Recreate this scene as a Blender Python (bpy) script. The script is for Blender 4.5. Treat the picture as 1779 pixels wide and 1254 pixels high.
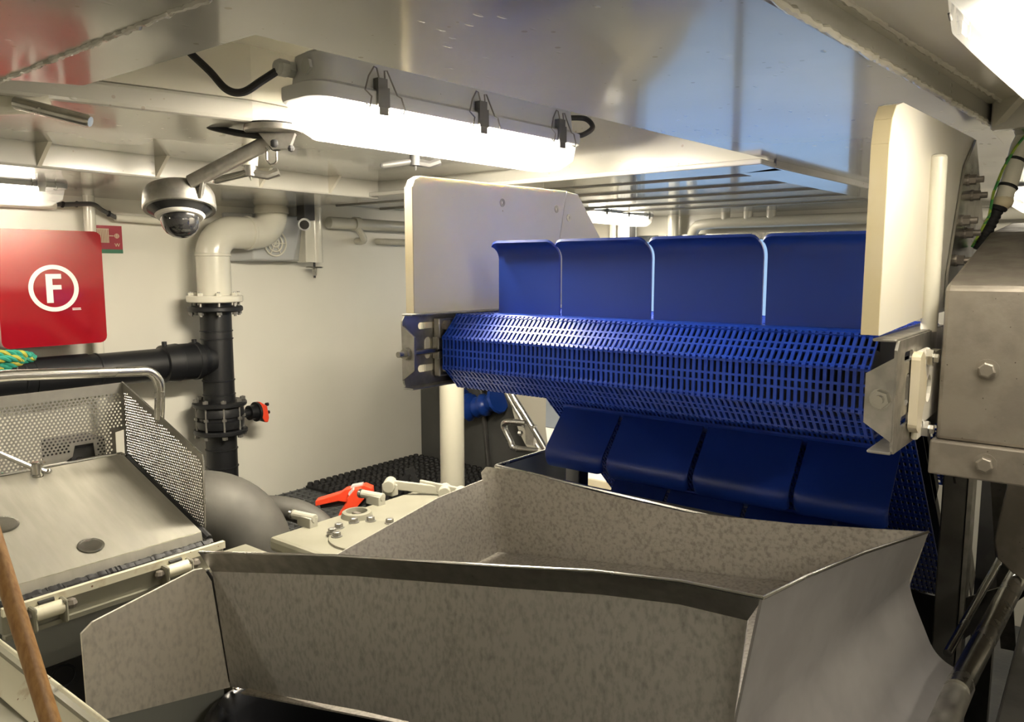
import bpy, math, random
from mathutils import Matrix, Vector, Euler
random.seed(7)
for o in list(bpy.data.objects): bpy.data.objects.remove(o, do_unlink=True)
SC = bpy.context.scene
COL = SC.collection
PI = math.pi
# ------------------------------------------------------------------ camera, world, exposure
cd = bpy.data.cameras.new('camera'); cam = bpy.data.objects.new('camera', cd); COL.objects.link(cam)
cd.sensor_width = 36; cd.lens = 1340/1779*36; cd.clip_start = .02
cam.location = (0, 0, 1.6); cam.rotation_euler = (math.radians(90-6.9), 0, math.radians(37.8))
SC.camera = cam
SC.view_settings.view_transform = 'Standard'; SC.view_settings.look = 'None'
SC.view_settings.gamma = 1; SC.view_settings.use_curve_mapping = False
SC.view_settings.exposure = 0.78
W = bpy.data.worlds.new('daylight'); SC.world = W; W.use_nodes = True
bg = W.node_tree.nodes['Background']; bg.inputs[0].default_value = (.42, .66, 1.0, 1); bg.inputs[1].default_value = .55
# ------------------------------------------------------------------ materials
def mat(name, col, rough=.5, metal=0., col2=None, ns=8., nlo=.4, nhi=.6, bump=0., bs=40., specks=None, rvar=0., coat=0., stretch=None, sub=0., drops=False):
    """procedural principled material; col2 mixes in through noise, specks=(scale, size, colour) adds small marks"""
    m = bpy.data.materials.new(name); m.use_nodes = True
    nt = m.node_tree; N = nt.nodes; L = nt.links; b = N['Principled BSDF']
    b.inputs['Roughness'].default_value = rough; b.inputs['Metallic'].default_value = metal
    if coat: b.inputs['Coat Weight'].default_value = coat; b.inputs['Coat Roughness'].default_value = .08
    if sub: b.inputs['Subsurface Weight'].default_value = sub; b.inputs['Subsurface Radius'].default_value = (.03, .025, .015); b.inputs['Subsurface Scale'].default_value = .5
    c = N.new('ShaderNodeTexCoord'); vec = c.outputs['Object']
    if stretch:
        mp = N.new('ShaderNodeMapping'); mp.inputs['Scale'].default_value = stretch; L.new(vec, mp.inputs[0]); vec = mp.outputs[0]
    out = None
    def noise(scale, det=4):
        n = N.new('ShaderNodeTexNoise'); n.inputs['Scale'].default_value = scale; n.inputs['Detail'].default_value = det; L.new(vec, n.inputs['Vector']); return n
    if col2:
        n = noise(ns); r = N.new('ShaderNodeValToRGB'); r.color_ramp.elements[0].position = nlo; r.color_ramp.elements[1].position = nhi
        r.color_ramp.elements[0].color = (*col, 1); r.color_ramp.elements[1].color = (*col2, 1)
        L.new(n.outputs['Fac'], r.inputs[0]); out = r.outputs[0]
        if rvar:
            mr = N.new('ShaderNodeMapRange'); mr.inputs[1].default_value = .3; mr.inputs[2].default_value = .7
            mr.inputs[3].default_value = rough-rvar; mr.inputs[4].default_value = rough+rvar
            L.new(n.outputs['Fac'], mr.inputs[0]); L.new(mr.outputs[0], b.inputs['Roughness'])
    if specks:
        v = N.new('ShaderNodeTexVoronoi'); v.inputs['Scale'].default_value = specks[0]; v.inputs['Randomness'].default_value = 1; L.new(c.outputs['Object'], v.inputs['Vector'])
        n2 = N.new('ShaderNodeTexNoise'); n2.inputs['Scale'].default_value = specks[0]*.35; L.new(c.outputs['Object'], n2.inputs['Vector'])
        mm = N.new('ShaderNodeMath'); mm.operation = 'MULTIPLY'; L.new(v.outputs['Distance'], mm.inputs[0])
        mr = N.new('ShaderNodeMapRange'); mr.inputs[1].default_value = .42; mr.inputs[2].default_value = .6; mr.inputs[3].default_value = 3; mr.inputs[4].default_value = .8
        L.new(n2.outputs['Fac'], mr.inputs[0]); L.new(mr.outputs[0], mm.inputs[1])
        lt = N.new('ShaderNodeMath'); lt.operation = 'LESS_THAN'; lt.inputs[1].default_value = specks[1]; L.new(mm.outputs[0], lt.inputs[0])
        mx = N.new('ShaderNodeMix'); mx.data_type = 'RGBA'; L.new(lt.outputs[0], mx.inputs[0])
        if out: L.new(out, mx.inputs[6])
        else: mx.inputs[6].default_value = (*col, 1)
        mx.inputs[7].default_value = (*specks[2], 1); out = mx.outputs[2]
    if out: L.new(out, b.inputs['Base Color'])
    else: b.inputs['Base Color'].default_value = (*col, 1)
    bn = None
    if drops:                                              # hanging water drops and paint runs
        mp2 = N.new('ShaderNodeMapping'); mp2.inputs['Scale'].default_value = (1, .45, 1); mp2.inputs['Rotation'].default_value = (0, 0, .7); L.new(c.outputs['Object'], mp2.inputs[0])
        v2 = N.new('ShaderNodeTexVoronoi'); v2.inputs['Scale'].default_value = 42; L.new(mp2.outputs[0], v2.inputs['Vector'])
        m2 = N.new('ShaderNodeMapRange'); m2.interpolation_type = 'SMOOTHSTEP'; m2.inputs[1].default_value = .04; m2.inputs[2].default_value = .16; m2.inputs[3].default_value = 1; m2.inputs[4].default_value = 0; L.new(v2.outputs['Distance'], m2.inputs[0])
        n3 = N.new('ShaderNodeTexNoise'); n3.inputs['Scale'].default_value = 5; L.new(c.outputs['Object'], n3.inputs['Vector'])
        m3 = N.new('ShaderNodeMapRange'); m3.inputs[1].default_value = .48; m3.inputs[2].default_value = .62; L.new(n3.outputs['Fac'], m3.inputs[0])
        mu = N.new('ShaderNodeMath'); mu.operation = 'MULTIPLY'; L.new(m2.outputs[0], mu.inputs[0]); L.new(m3.outputs[0], mu.inputs[1])
        bn = N.new('ShaderNodeBump'); bn.inputs['Strength'].default_value = .6; bn.inputs['Distance'].default_value = .0025; L.new(mu.outputs[0], bn.inputs['Height'])
    if bump:
        n = noise(bs, 3); bp = N.new('ShaderNodeBump'); bp.inputs['Strength'].default_value = bump; bp.inputs['Distance'].default_value = .004
        L.new(n.outputs['Fac'], bp.inputs['Height'])
        if bn: L.new(bn.outputs[0], bp.inputs['Normal'])
        L.new(bp.outputs[0], b.inputs['Normal'])
    return m
def emis(name, col, s):
    m = bpy.data.materials.new(name); m.use_nodes = True; nt = m.node_tree; nt.nodes.clear()
    e = nt.nodes.new('ShaderNodeEmission'); e.inputs[0].default_value = (*col, 1); e.inputs[1].default_value = s
    o = nt.nodes.new('ShaderNodeOutputMaterial'); nt.links.new(e.outputs[0], o.inputs[0]); return m
def frosted(name, k=.82):
    m = bpy.data.materials.new(name); m.use_nodes = True; nt = m.node_tree; N = nt.nodes; L = nt.links; N.clear()
    t = N.new('ShaderNodeBsdfTransparent'); d = N.new('ShaderNodeBsdfTranslucent'); d.inputs[0].default_value = (.95, .95, .93, 1)
    g = N.new('ShaderNodeBsdfDiffuse'); g.inputs[0].default_value = (.9, .9, .88, 1)
    a = N.new('ShaderNodeMixShader'); a.inputs[0].default_value = .35; L.new(d.outputs[0], a.inputs[1]); L.new(g.outputs[0], a.inputs[2])
    x = N.new('ShaderNodeMixShader'); x.inputs[0].default_value = 1-k; L.new(t.outputs[0], x.inputs[1]); L.new(a.outputs[0], x.inputs[2])
    o = N.new('ShaderNodeOutputMaterial'); L.new(x.outputs[0], o.inputs[0]); return m
M = {}
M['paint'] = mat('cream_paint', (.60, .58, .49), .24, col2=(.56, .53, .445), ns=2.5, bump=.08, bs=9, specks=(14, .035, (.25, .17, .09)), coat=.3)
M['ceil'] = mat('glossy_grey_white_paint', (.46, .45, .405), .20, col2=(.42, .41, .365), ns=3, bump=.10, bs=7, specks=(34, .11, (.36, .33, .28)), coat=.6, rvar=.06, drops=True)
M['wall'] = mat('wall_paint', (.76, .74, .65), .30, col2=(.73, .71, .62), ns=1.8, bump=.10, bs=5, specks=(9, .018, (.3, .25, .18)), coat=.15)
M['floor'] = mat('dark_deck_paint', (.06, .065, .07), .5, col2=(.09, .09, .09), ns=5, bump=.3)
M['steel'] = mat('worn_stainless', (.50, .485, .455), .44, 1, col2=(.38, .37, .34), ns=30, rvar=.10, bump=.05, bs=120, specks=(60, .05, (.14, .12, .10)))
M['guard'] = mat('perforated_stainless', (.36, .35, .32), .42, .85, col2=(.30, .29, .265), ns=18, rvar=.08)
M['side_steel'] = mat('ground_stainless', (.50, .49, .50), .40, .55, col2=(.43, .42, .43), ns=9, rvar=.06)
M['wing'] = mat('pale_mottled_steel', (.80, .75, .665), .44, .35, col2=(.55, .51, .45), ns=130, nlo=.45, nhi=.75, rvar=.08, specks=(60, .03, (.12, .10, .09)), stretch=(1, 1, .55))
M['bright'] = mat('bright_stainless', (.62, .61, .58), .24, 1, col2=(.5, .49, .46), ns=20, rvar=.06)
M['lid_steel'] = mat('brushed_lid_stainless', (.50, .485, .42), .42, .6, col2=(.44, .425, .36), ns=7, rvar=.08, stretch=(1, 6, 1), bump=.04, bs=60)
M['hopper'] = mat('mottled_hopper_steel', (.49, .478, .46), .46, .45, col2=(.31, .298, .282), ns=150, nlo=.44, nhi=.76, rvar=.08, bump=.06, bs=120, specks=(60, .03, (.10, .09, .08)), stretch=(1, 1, .55))
M['hopper_in'] = mat('stained_hopper_lining', (.46, .435, .39), .50, .5, col2=(.31, .288, .252), ns=150, nlo=.45, nhi=.68, rvar=.08, specks=(75, .035, (.10, .08, .06)))
M['box'] = mat('pitted_cover_steel', (.29, .262, .225), .46, .6, col2=(.235, .21, .18), ns=22, rvar=.08, bump=.12, bs=90, specks=(95, .075, (.12, .10, .08)))
M['frame'] = mat('grey_frame_steel', (.20, .195, .185), .45, .8, col2=(.15, .145, .14), ns=12)
M['belt'] = mat('blue_belt_plastic', (.012, .056, .46), .33, col2=(.010, .050, .40), ns=9, bump=.03, bs=60)
M['flight'] = mat('blue_flight_plastic', (.009, .036, .26), .36, col2=(.010, .040, .28), ns=5, specks=(70, .02, (.15, .2, .4)))
M['dull'] = mat('dull_stainless', (.10, .096, .083), .65, .3, col2=(.08, .077, .067), ns=9, rvar=.06)
M['drum'] = mat('black_drum', (.012, .012, .014), .5)
M['board'] = mat('white_plastic_board', (.74, .71, .63), .36, col2=(.70, .67, .57), ns=4, specks=(22, .03, (.4, .3, .16)), sub=.12)
M['boardedge'] = mat('yellowed_plastic_edge', (.60, .52, .33), .42, col2=(.64, .58, .44), ns=6, specks=(40, .05, (.4, .28, .14)))
M['red'] = mat('glossy_red', (.27, .006, .012), .08, coat=1.0, bump=.04, bs=5)
M['maroon'] = mat('sign_maroon', (.30, .012, .03), .35)
M['green'] = mat('sign_green', (.02, .14, .07), .4)
M['white'] = mat('white_print', (.76, .74, .70), .45)
M['clip_white'] = mat('cream_white_clamp', (.36, .35, .29), .45)
M['black'] = mat('black_pipe_plastic', (.007, .0075, .009), .42, bump=.03, bs=30)
M['rubber'] = mat('black_rubber', (.012, .012, .013), .62, bump=.1, bs=60)
M['dark'] = mat('dark_grey_metal', (.05, .05, .05), .5, .4)
M['darkwall'] = mat('dark_bulkhead', (.10, .10, .095), .55, col2=(.07, .07, .065), ns=4)
M['grey'] = mat('grey_plastic', (.46, .47, .46), .42, specks=(40, .035, (.12, .1, .08)))
M['greydark'] = mat('dark_grey_clip', (.13, .13, .125), .35, .6)
M['dullbolt'] = mat('dull_bolt_steel', (.28, .27, .25), .45, .8)
M['wire'] = mat('spring_wire', (.22, .21, .19), .35, .9)
M['pipe_w'] = mat('cream_pipe_paint', (.68, .66, .56), .22, coat=.3, bump=.05, bs=12)
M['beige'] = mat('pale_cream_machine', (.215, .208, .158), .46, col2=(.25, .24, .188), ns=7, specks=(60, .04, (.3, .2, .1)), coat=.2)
M['post'] = mat('cream_post_paint', (.42, .405, .325), .35, specks=(30, .03, (.2, .15, .1)))
M['beige_worn'] = mat('rust_flecked_cream', (.66, .63, .48), .42, col2=(.5, .42, .28), ns=38, nlo=.56, nhi=.72, specks=(70, .12, (.22, .13, .07)))
M['orange'] = mat('orange_red_plastic', (.74, .06, .02), .42)
M['wood'] = mat('varnished_wood', (.40, .225, .085), .42, col2=(.27, .135, .045), ns=30, stretch=(8, 8, .6), nlo=.35, nhi=.7)
M['rope'] = mat('green_rope', (.012, .22, .15), .7, col2=(.02, .28, .20), ns=60, bump=.4, bs=150)
M['ropey'] = mat('yellow_rope', (.36, .34, .04), .7)
M['rope_beige'] = mat('beige_rope', (.55, .5, .38), .8)
M['smoke'] = mat('smoked_dome', (.02, .02, .022), .06, coat=1.0)
M['hull'] = mat('blue_grey_steel', (.46, .50, .55), .35, .5, col2=(.38, .42, .47), ns=6)
M['tarp'] = mat('blue_tarp', (.01, .05, .30), .30, bump=.3, bs=14)
M['grating'] = mat('grey_grating', (.16, .165, .165), .5, .3)
M['tub'] = mat('glossy_black_tub', (.02, .021, .024), .25, bump=.05, bs=20)
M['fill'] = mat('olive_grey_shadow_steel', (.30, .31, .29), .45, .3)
M['tube'] = emis('tube_light', (1.0, .90, .73), 70)
M['lens'] = frosted('frosted_lens')
M['glass'] = frosted('window_glass', .93)
M['gland'] = mat('grey_gland', (.42, .43, .40), .45)
M['yellow_green'] = mat('earth_wire', (.30, .42, .05), .5, col2=(.05, .25, .06), ns=40, nlo=.48, nhi=.52)
# ------------------------------------------------------------------ geometry helpers
V = Vector
ROOTM = {}
class MB:
    def __init__(s): s.v = []; s.f = []
    def add(s, vs, fs):
        k = len(s.v); s.v += [V(a) for a in vs]; s.f += [[i+k for i in f] for f in fs]; return s
    def box(s, c, d, R=None):
        x, y, z = [a/2 for a in d]
        p = [V(q) for q in ((-x,-y,-z),(x,-y,-z),(x,y,-z),(-x,y,-z),(-x,-y,z),(x,-y,z),(x,y,z),(-x,y,z))]
        if R is not None: p = [R @ q for q in p]
        return s.add([V(c)+q for q in p], [[3,2,1,0],[4,5,6,7],[0,1,5,4],[1,2,6,5],[2,3,7,6],[3,0,4,7]])
    def bp(s, a, b):
        return s.box([(a[i]+b[i])/2 for i in range(3)], [abs(b[i]-a[i]) for i in range(3)])
    def beam(s, a, b, w, h, up=(0,0,1)):
        """rectangular bar from a to b"""
        a = V(a); b = V(b); d = (b-a); l = d.length; d.normalize(); x = d.cross(V(up)).normalized(); u = x.cross(d)
        R = Matrix((x, d, u)).transposed()
        return s.box((a+b)/2, (w, l, h), R)
    def prism(s, poly, vec):
        p = [V(q) for q in poly]; vec = V(vec); n = len(p)
        nn = V((0,0,0))
        for i in range(n): nn += p[i].cross(p[(i+1) % n])
        if nn.dot(vec) < 0: p.reverse()
        return s.add(p+[q+vec for q in p], [list(range(n))[::-1], list(range(n, 2*n))]+[[i, (i+1) % n, n+(i+1) % n, n+i] for i in range(n)])
    def sheet(s, poly, t):
        p = [V(q) for q in poly]; nn = V((0,0,0))
        for i in range(len(p)): nn += p[i].cross(p[(i+1) % len(p)])
        nn.normalize(); return s.prism([q-nn*t/2 for q in p], nn*t)
    def rings(s, rs, caps=True, close=False):
        n = len(rs[0]); vs = [q for r in rs for q in r]; fs = []
        m = len(rs)
        for k in range(m if close else m-1):
            a = k*n; b = ((k+1) % m)*n
            fs += [[a+i, a+(i+1) % n, b+(i+1) % n, b+i] for i in range(n)]
        if caps and not close: fs += [list(range(n))[::-1], [(m-1)*n+i for i in range(n)]]
        return s.add(vs, fs)
    def lathe(s, prof, o=(0,0,0), ax=(0,0,1), n=24):
        ax = V(ax).normalized(); a = ax.orthogonal().normalized(); b = ax.cross(a); o = V(o)
        return s.rings([[o+ax*h+(a*math.cos(2*PI*i/n)+b*math.sin(2*PI*i/n))*max(r, 1e-5) for i in range(n)] for r, h in prof])
    def cyl(s, a, b, r, r2=None, n=16):
        a = V(a); b = V(b); return s.lathe([(r, 0), (r if r2 is None else r2, (b-a).length)], a, b-a, n)
    def tube(s, pts, r, n=10, close=False):
        p = [V(q) for q in pts]; m = len(p); rs = []; u = None
        for i in range(m):
            if close: t = p[(i+1) % m]-p[i-1]
            else: t = p[min(i+1, m-1)]-p[max(i-1, 0)]
            t.normalize()
            if u is None: u = t.orthogonal().normalized()
            u = (u-t*u.dot(t)).normalized(); w = t.cross(u)
            rr = r[i] if isinstance(r, (list, tuple)) else r
            rs.append([p[i]+(u*math.cos(2*PI*k/n)+w*math.sin(2*PI*k/n))*rr for k in range(n)])
        return s.rings(rs, close=close)
    def ball(s, c, r, n=16, sc=(1,1,1)):
        c = V(c); k = n//2
        return s.rings([[c+V((math.sin(PI*j/k)*math.cos(2*PI*i/n)*sc[0], math.sin(PI*j/k)*math.sin(2*PI*i/n)*sc[1], -math.cos(PI*j/k)*sc[2]))*max(r, 1e-4)+V((1e-5*math.cos(2*PI*i/n), 1e-5*math.sin(2*PI*i/n), 0)) for i in range(n)] for j in range(k+1)])
    def build(s, name, m, parent=None, smooth=True, bevel=0., root=None, local=False, ang=35):
        """mesh from world coordinates (or local=True); parent is a thing, part or piece"""
        vs = s.v
        if parent is not None:
            if not local:
                I = ROOTM[parent.name].inverted(); vs = [I @ q for q in vs]
            o = new(name, vs, s.f, m, smooth, ang); o.parent = parent; ROOTM[o.name] = ROOTM[parent.name]
        else:
            lo = [min(q[i] for q in vs) for i in range(3)]; hi = [max(q[i] for q in vs) for i in range(3)]
            c = V(((lo[0]+hi[0])/2, (lo[1]+hi[1])/2, lo[2])); o = new(name, [q-c for q in vs], s.f, m, smooth, ang); o.location = c
            ROOTM[o.name] = Matrix.Translation(c)
        if bevel:
            b = o.modifiers.new('bevel', 'BEVEL'); b.width = bevel; b.segments = 2; b.limit_method = 'ANGLE'; b.angle_limit = math.radians(40)
        return o
def new(name, vs, fs, m, smooth=True, ang=35):
    me = bpy.data.meshes.new(name); me.from_pydata([tuple(q) for q in vs], [], fs); me.update()
    if smooth:
        me.polygons.foreach_set('use_smooth', [True]*len(me.polygons)); me.set_sharp_from_angle(angle=math.radians(ang))
    me.materials.append(M[m] if isinstance(m, str) else m)
    o = bpy.data.objects.new(name, me); COL.objects.link(o); return o
def tag(o, label, cat, group=None, kind=None):
    o['label'] = label; o['category'] = cat
    if group: o['group'] = group
    if kind: o['kind'] = kind
    return o
def thing(name, label, cat, loc=(0,0,0), rz=0., group=None, kind=None):
    o = bpy.data.objects.new(name, None); o.empty_display_size = .05; COL.objects.link(o)
    o.location = loc; o.rotation_euler = (0, 0, rz); ROOTM[o.name] = Matrix.Translation(V(loc)) @ Matrix.Rotation(rz, 4, 'Z')
    return tag(o, label, cat, group, kind)
def place(src, parent, Mw, name=None):
    """copy of a piece sharing mesh data, at world matrix Mw, under parent"""
    o = bpy.data.objects.new(name or src.name, src.data if hasattr(src, 'data') else src); COL.objects.link(o)
    o.parent = parent; o.matrix_local = ROOTM[parent.name].inverted() @ Mw; ROOTM[o.name] = Mw
    return o
def copy_tree(o, parent=None):
    c = o.copy(); COL.objects.link(c); c.parent = parent
    for ch in list(o.children): copy_tree(ch, c)
    return c
def mesh_only(mb, name, m, smooth=True, ang=35):
    o = new(name, mb.v, mb.f, m, smooth, ang); me = o.data; bpy.data.objects.remove(o); return me
def frame(o, x, y):
    """matrix with local x,y axes along the given world vectors"""
    x = V(x).normalized(); y = V(y); y = (y-x*y.dot(x)).normalized(); z = x.cross(y)
    return Matrix.Translation(V(o)) @ Matrix((x, y, z)).transposed().to_4x4()
def plate(outline, holes, t, Mw):
    """flat plate with holes cut through it, outline in local xy, thickness t centred, moved by Mw: returns an MB"""
    cu = bpy.data.curves.new('tmp', 'CURVE'); cu.dimensions = '2D'; cu.fill_mode = 'BOTH'; cu.extrude = t/2
    for pl in [outline]+holes:
        sp = cu.splines.new('POLY'); sp.points.add(len(pl)-1); sp.use_cyclic_u = True
        for q, a in zip(sp.points, pl): q.co = (a[0], a[1], 0, 1)
    ob = bpy.data.objects.new('tmp', cu); COL.objects.link(ob)
    dg = bpy.context.evaluated_depsgraph_get(); dg.update(); me = bpy.data.meshes.new_from_object(ob.evaluated_get(dg))
    mb = MB(); mb.add([Mw @ q.co for q in me.vertices], [list(p.vertices) for p in me.polygons])
    bpy.data.objects.remove(ob); bpy.data.curves.remove(cu); bpy.data.meshes.remove(me); return mb
def circ(cx, cy, r, n=12, ry=None):
    return [(cx+r*math.cos(2*PI*i/n), cy+(ry or r)*math.sin(2*PI*i/n)) for i in range(n)]
def rrect(x0, y0, x1, y1, r, n=4):
    o = []
    for cx, cy, a in ((x1-r, y1-r, 0), (x0+r, y1-r, 90), (x0+r, y0+r, 180), (x1-r, y0+r, 270)):
        for i in range(n+1):
            t = math.radians(a+90*i/n); o.append((cx+r*math.cos(t), cy+r*math.sin(t)))
    return o
def arc(c, u, v, r, a0, a1, n=8):
    c = V(c); u = V(u); v = V(v)
    return [c+(u*math.cos(math.radians(a0+(a1-a0)*i/n))+v*math.sin(math.radians(a0+(a1-a0)*i/n)))*r for i in range(n+1)]
def bolt_mesh(r, h, name, m='bright'):
    return mesh_only(MB().lathe([(r*1.35, 0), (r*1.35, h*.22)], n=16).lathe([(r, h*.22), (r, h*.9), (r*.8, h)], n=6), name, m, False)
def text_mb(txt, size, Mw, t=.001):
    cu = bpy.data.curves.new('tmp', 'FONT'); cu.body = txt; cu.size = size; cu.extrude = t; cu.align_x = 'CENTER'; cu.align_y = 'CENTER'
    ob = bpy.data.objects.new('tmp', cu); COL.objects.link(ob); dg = bpy.context.evaluated_depsgraph_get(); dg.update()
    me = bpy.data.meshes.new_from_object(ob.evaluated_get(dg)); mb = MB(); mb.add([Mw @ q.co for q in me.vertices], [list(p.vertices) for p in me.polygons])
    bpy.data.objects.remove(ob); bpy.data.curves.remove(cu); bpy.data.meshes.remove(me); return mb
# ------------------------------------------------------------------ the room shell
st = dict(kind='structure')
tag(MB().bp((-2.85,-1.3,-.05),(1.3,4,0)).build('floor', 'floor', smooth=False), 'dark painted deck floor of the factory space', 'floor', **st)
tag(MB().bp((-2.95,-1.3,0),(-2.85,4.1,2.1)).build('wall_left', 'wall', smooth=False), 'off-white painted steel bulkhead behind the pipes', 'wall', **st)
tag(MB().bp((1.3,-1.3,0),(1.4,4.1,2.1)).build('wall_right', 'wall', smooth=False), 'off-white painted bulkhead on the right', 'wall', **st)
tag(MB().bp((-2.95,-1.4,0),(1.4,-1.3,2.1)).build('wall_front', 'wall', smooth=False), 'off-white painted bulkhead behind the camera', 'wall', **st)
WX0, WX1, WZ0, WZ1 = -2.2, -1.02, .72, 1.765
wb = plate([(-2.85,0),(1.3,0),(1.3,2.1),(-2.85,2.1)], [[(WX0,WZ0),(WX1,WZ0),(WX1,WZ1),(WX0,WZ1)]], .1, frame((0,4.05,0),(1,0,0),(0,0,1)))
tag(wb.build('wall_back', 'wall', smooth=False), 'white bulkhead with the wide daylight opening behind the belt', 'wall', **st)
wf = plate(rrect(WX0-.03,WZ0-.03,WX1+.03,WZ1+.015,.03), [rrect(WX0+.02,WZ0+.02,WX1-.02,WZ1-.02,.03)], .05, frame((0,3.985,0),(1,0,0),(0,0,1))).build('window_1', 'bright', smooth=False)
tag(wf, 'wide steel-framed daylight window behind the blue belt', 'window', **st)
for k in range(2):
    a = WX0+.02+(WX1-WX0-.04)*k/2; b = WX0+.02+(WX1-WX0-.04)*(k+1)/2
    MB().bp((a+.02,3.99,WZ0+.02),(b-.02,3.996,WZ1-.02)).build('pane', 'glass', wf, False)
    if k: MB().bp((a-.02,3.975,WZ0+.02),(a+.02,4.0,WZ1-.02)).build('mullion', 'bright', wf, False)
# ceiling: a high deck with low glossy boxed plates and beams under it
ce = MB().bp((-2.95,-1.4,2.06),(1.4,4.1,2.14)).build('ceiling', 'paint', smooth=False)
tag(ce, 'cream painted deckhead with low glossy boxed sections', 'ceiling', **st)
def L1(y): return -.819+.0753*(y-.568)
def L2(y): return -.296+.094*(y-.811)
Z1 = 1.87
poly = [(L2(-1.3),-1.3,Z1),(L2(4),4,Z1),(L1(4),4,Z1),(L1(.565),.565,Z1),(-1.24,.556,Z1),(-1.31,.44,Z1),(-1.31,-1.3,Z1)]
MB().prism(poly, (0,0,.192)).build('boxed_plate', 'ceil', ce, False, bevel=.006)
# weld beads: across the plate and along both of its long edges
def bead(a, b, r, n, name='weld_seam', m='ceil'):
    a = V(a); b = V(b); p = [a.lerp(b, i/n)+V((random.uniform(-1,1), random.uniform(-1,1), random.uniform(-.6,.6)))*r*.35 for i in range(n+1)]
    return MB().tube(p, [r*random.uniform(.75,1.2) for _ in p], 8).build(name, m, ce)
bead((-1.31,.462,Z1), (-.36,.452,Z1), .0042, 160)
bead((L2(.5),.5,Z1+.002), (L2(1.9),1.9,Z1+.002), .0050, 130, m='paint')
bead((L2(.3)+.006,.3,1.906), (L2(1.9)+.006,1.72,1.906), .005, 120, m='paint')
MB().prism([(L2(-1.3)-.01,-1.3,1.905),(1.3,-1.3,1.905),(1.3,1.73,1.905),(L2(1.73)-.01,1.73,1.905)], (0,0,.158)).build('recess_plate', 'paint', ce, False)
# long underside by the wall, then the lower step with gussets
U = 1.905
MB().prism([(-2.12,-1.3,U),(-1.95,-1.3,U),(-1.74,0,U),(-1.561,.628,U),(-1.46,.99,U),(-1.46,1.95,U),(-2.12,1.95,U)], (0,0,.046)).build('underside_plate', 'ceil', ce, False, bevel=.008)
MB().prism([(-2.12,-1.3,1.951),(-1.95,-1.3,1.951),(-1.74,0,1.951),(-1.561,.628,1.951),(-1.46,.99,1.951),(-1.46,1.95,1.951),(-2.12,1.95,1.951)], (0,0,.11)).build('underside_fill', 'paint', ce, False)
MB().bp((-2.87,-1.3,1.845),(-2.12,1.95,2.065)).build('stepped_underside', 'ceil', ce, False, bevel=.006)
for y in (.3,.82,1.12,1.45,1.72):
    MB().prism([(-2.12,y,1.848),(-2.12,y,1.905),(-2.075,y+.012,1.905)], (0,.010,0)).build('gusset', 'paint', ce, False)
# cross beam with its flange, plates and ribs beyond it
MB().bp((-2.86,1.95,1.862),(L1(2)+.01,1.99,2.065)).build('cross_beam', 'ceil', ce, False, bevel=.004)
MB().bp((-2.86,1.90,1.852),(L1(2)+.01,2.06,1.866)).build('beam_flange', 'ceil', ce, False, bevel=.004)
MB().bp((-2.86,2.06,1.885),(L1(4)-.002,4.02,2.065)).build('rear_plate', 'ceil', ce, False)
for y in (2.35,2.62,2.9,3.2,3.5):
    MB().bp((-2.85,y,1.878),(-.62,y+.014,1.888)).build('rib', 'ceil', ce, False, bevel=.003)
MB().prism([(L1(2.0)+.012,2.0,1.852),(L1(3.3)+.012,3.3,1.852),(L1(3.3)-.11,3.3,1.852),(L1(2.0)-.11,2.06,1.852)], (0,0,.022)).build('edge_flange', 'ceil', ce, False, bevel=.003)
MB().bp((L2(1.8),1.72,1.86),(1.3,1.80,2.065)).build('cross_beam', 'ceil', ce, False, bevel=.004)
MB().bp((L2(1.8),1.72,1.855),(1.3,1.95,1.866)).build('beam_flange', 'ceil', ce, False, bevel=.003)
MB().prism([(-.2,1.72,1.86),(-.2,1.72,1.95),(-.1,1.60,1.95)], (.012,.01,0)).build('gusset', 'paint', ce, False)
# raised platform by the wall with its open grating
pf = MB().bp((-2.85,1.05,0),(-1.85,3.55,.50)).build('platform', 'darkwall', smooth=False)
tag(pf, 'dark raised platform base under the floor grating', 'platform', **st)
g = thing('floor_grating', 'grey square-mesh floor grating along the white wall', 'grating', (-2.35,2.3,.57))
mb = MB()
for i in range(27): x = -2.84+i*.038; mb.bp((x-.002,1.06,.575),(x+.002,3.5,.605))
a = mb.build('bearing_bars', 'grating', g, False); a['kind'] = 'stuff'
mb = MB()
for i in range(64): y = 1.06+i*.038; mb.bp((-2.85,y-.0015,.588),(-1.85,y+.0015,.606))
a = mb.build('cross_bars', 'grating', g, False); a['kind'] = 'stuff'
MB().bp((-1.856,1.05,.57),(-1.846,3.5,.61)).build('edge_bar', 'grating', g, False)
mt = thing('rubber_mat', 'black studded rubber mat lying on the grating', 'mat', (-2.65,2.5,.607))
MB().bp((-2.83,2.12,.607),(-2.22,2.82,.617)).build('sheet', 'rubber', mt, False)
mb = MB()
for i in range(17):
    for j in range(20):
        x = -2.815+i*.036; y = 2.135+j*.0355+(i % 2)*.006
        mb.lathe([(.016,.616),(.012,.632),(.004,.634)], (x,y,0), n=6)
a = mb.build('studs', 'rubber', mt, False); a['kind'] = 'stuff'
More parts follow.
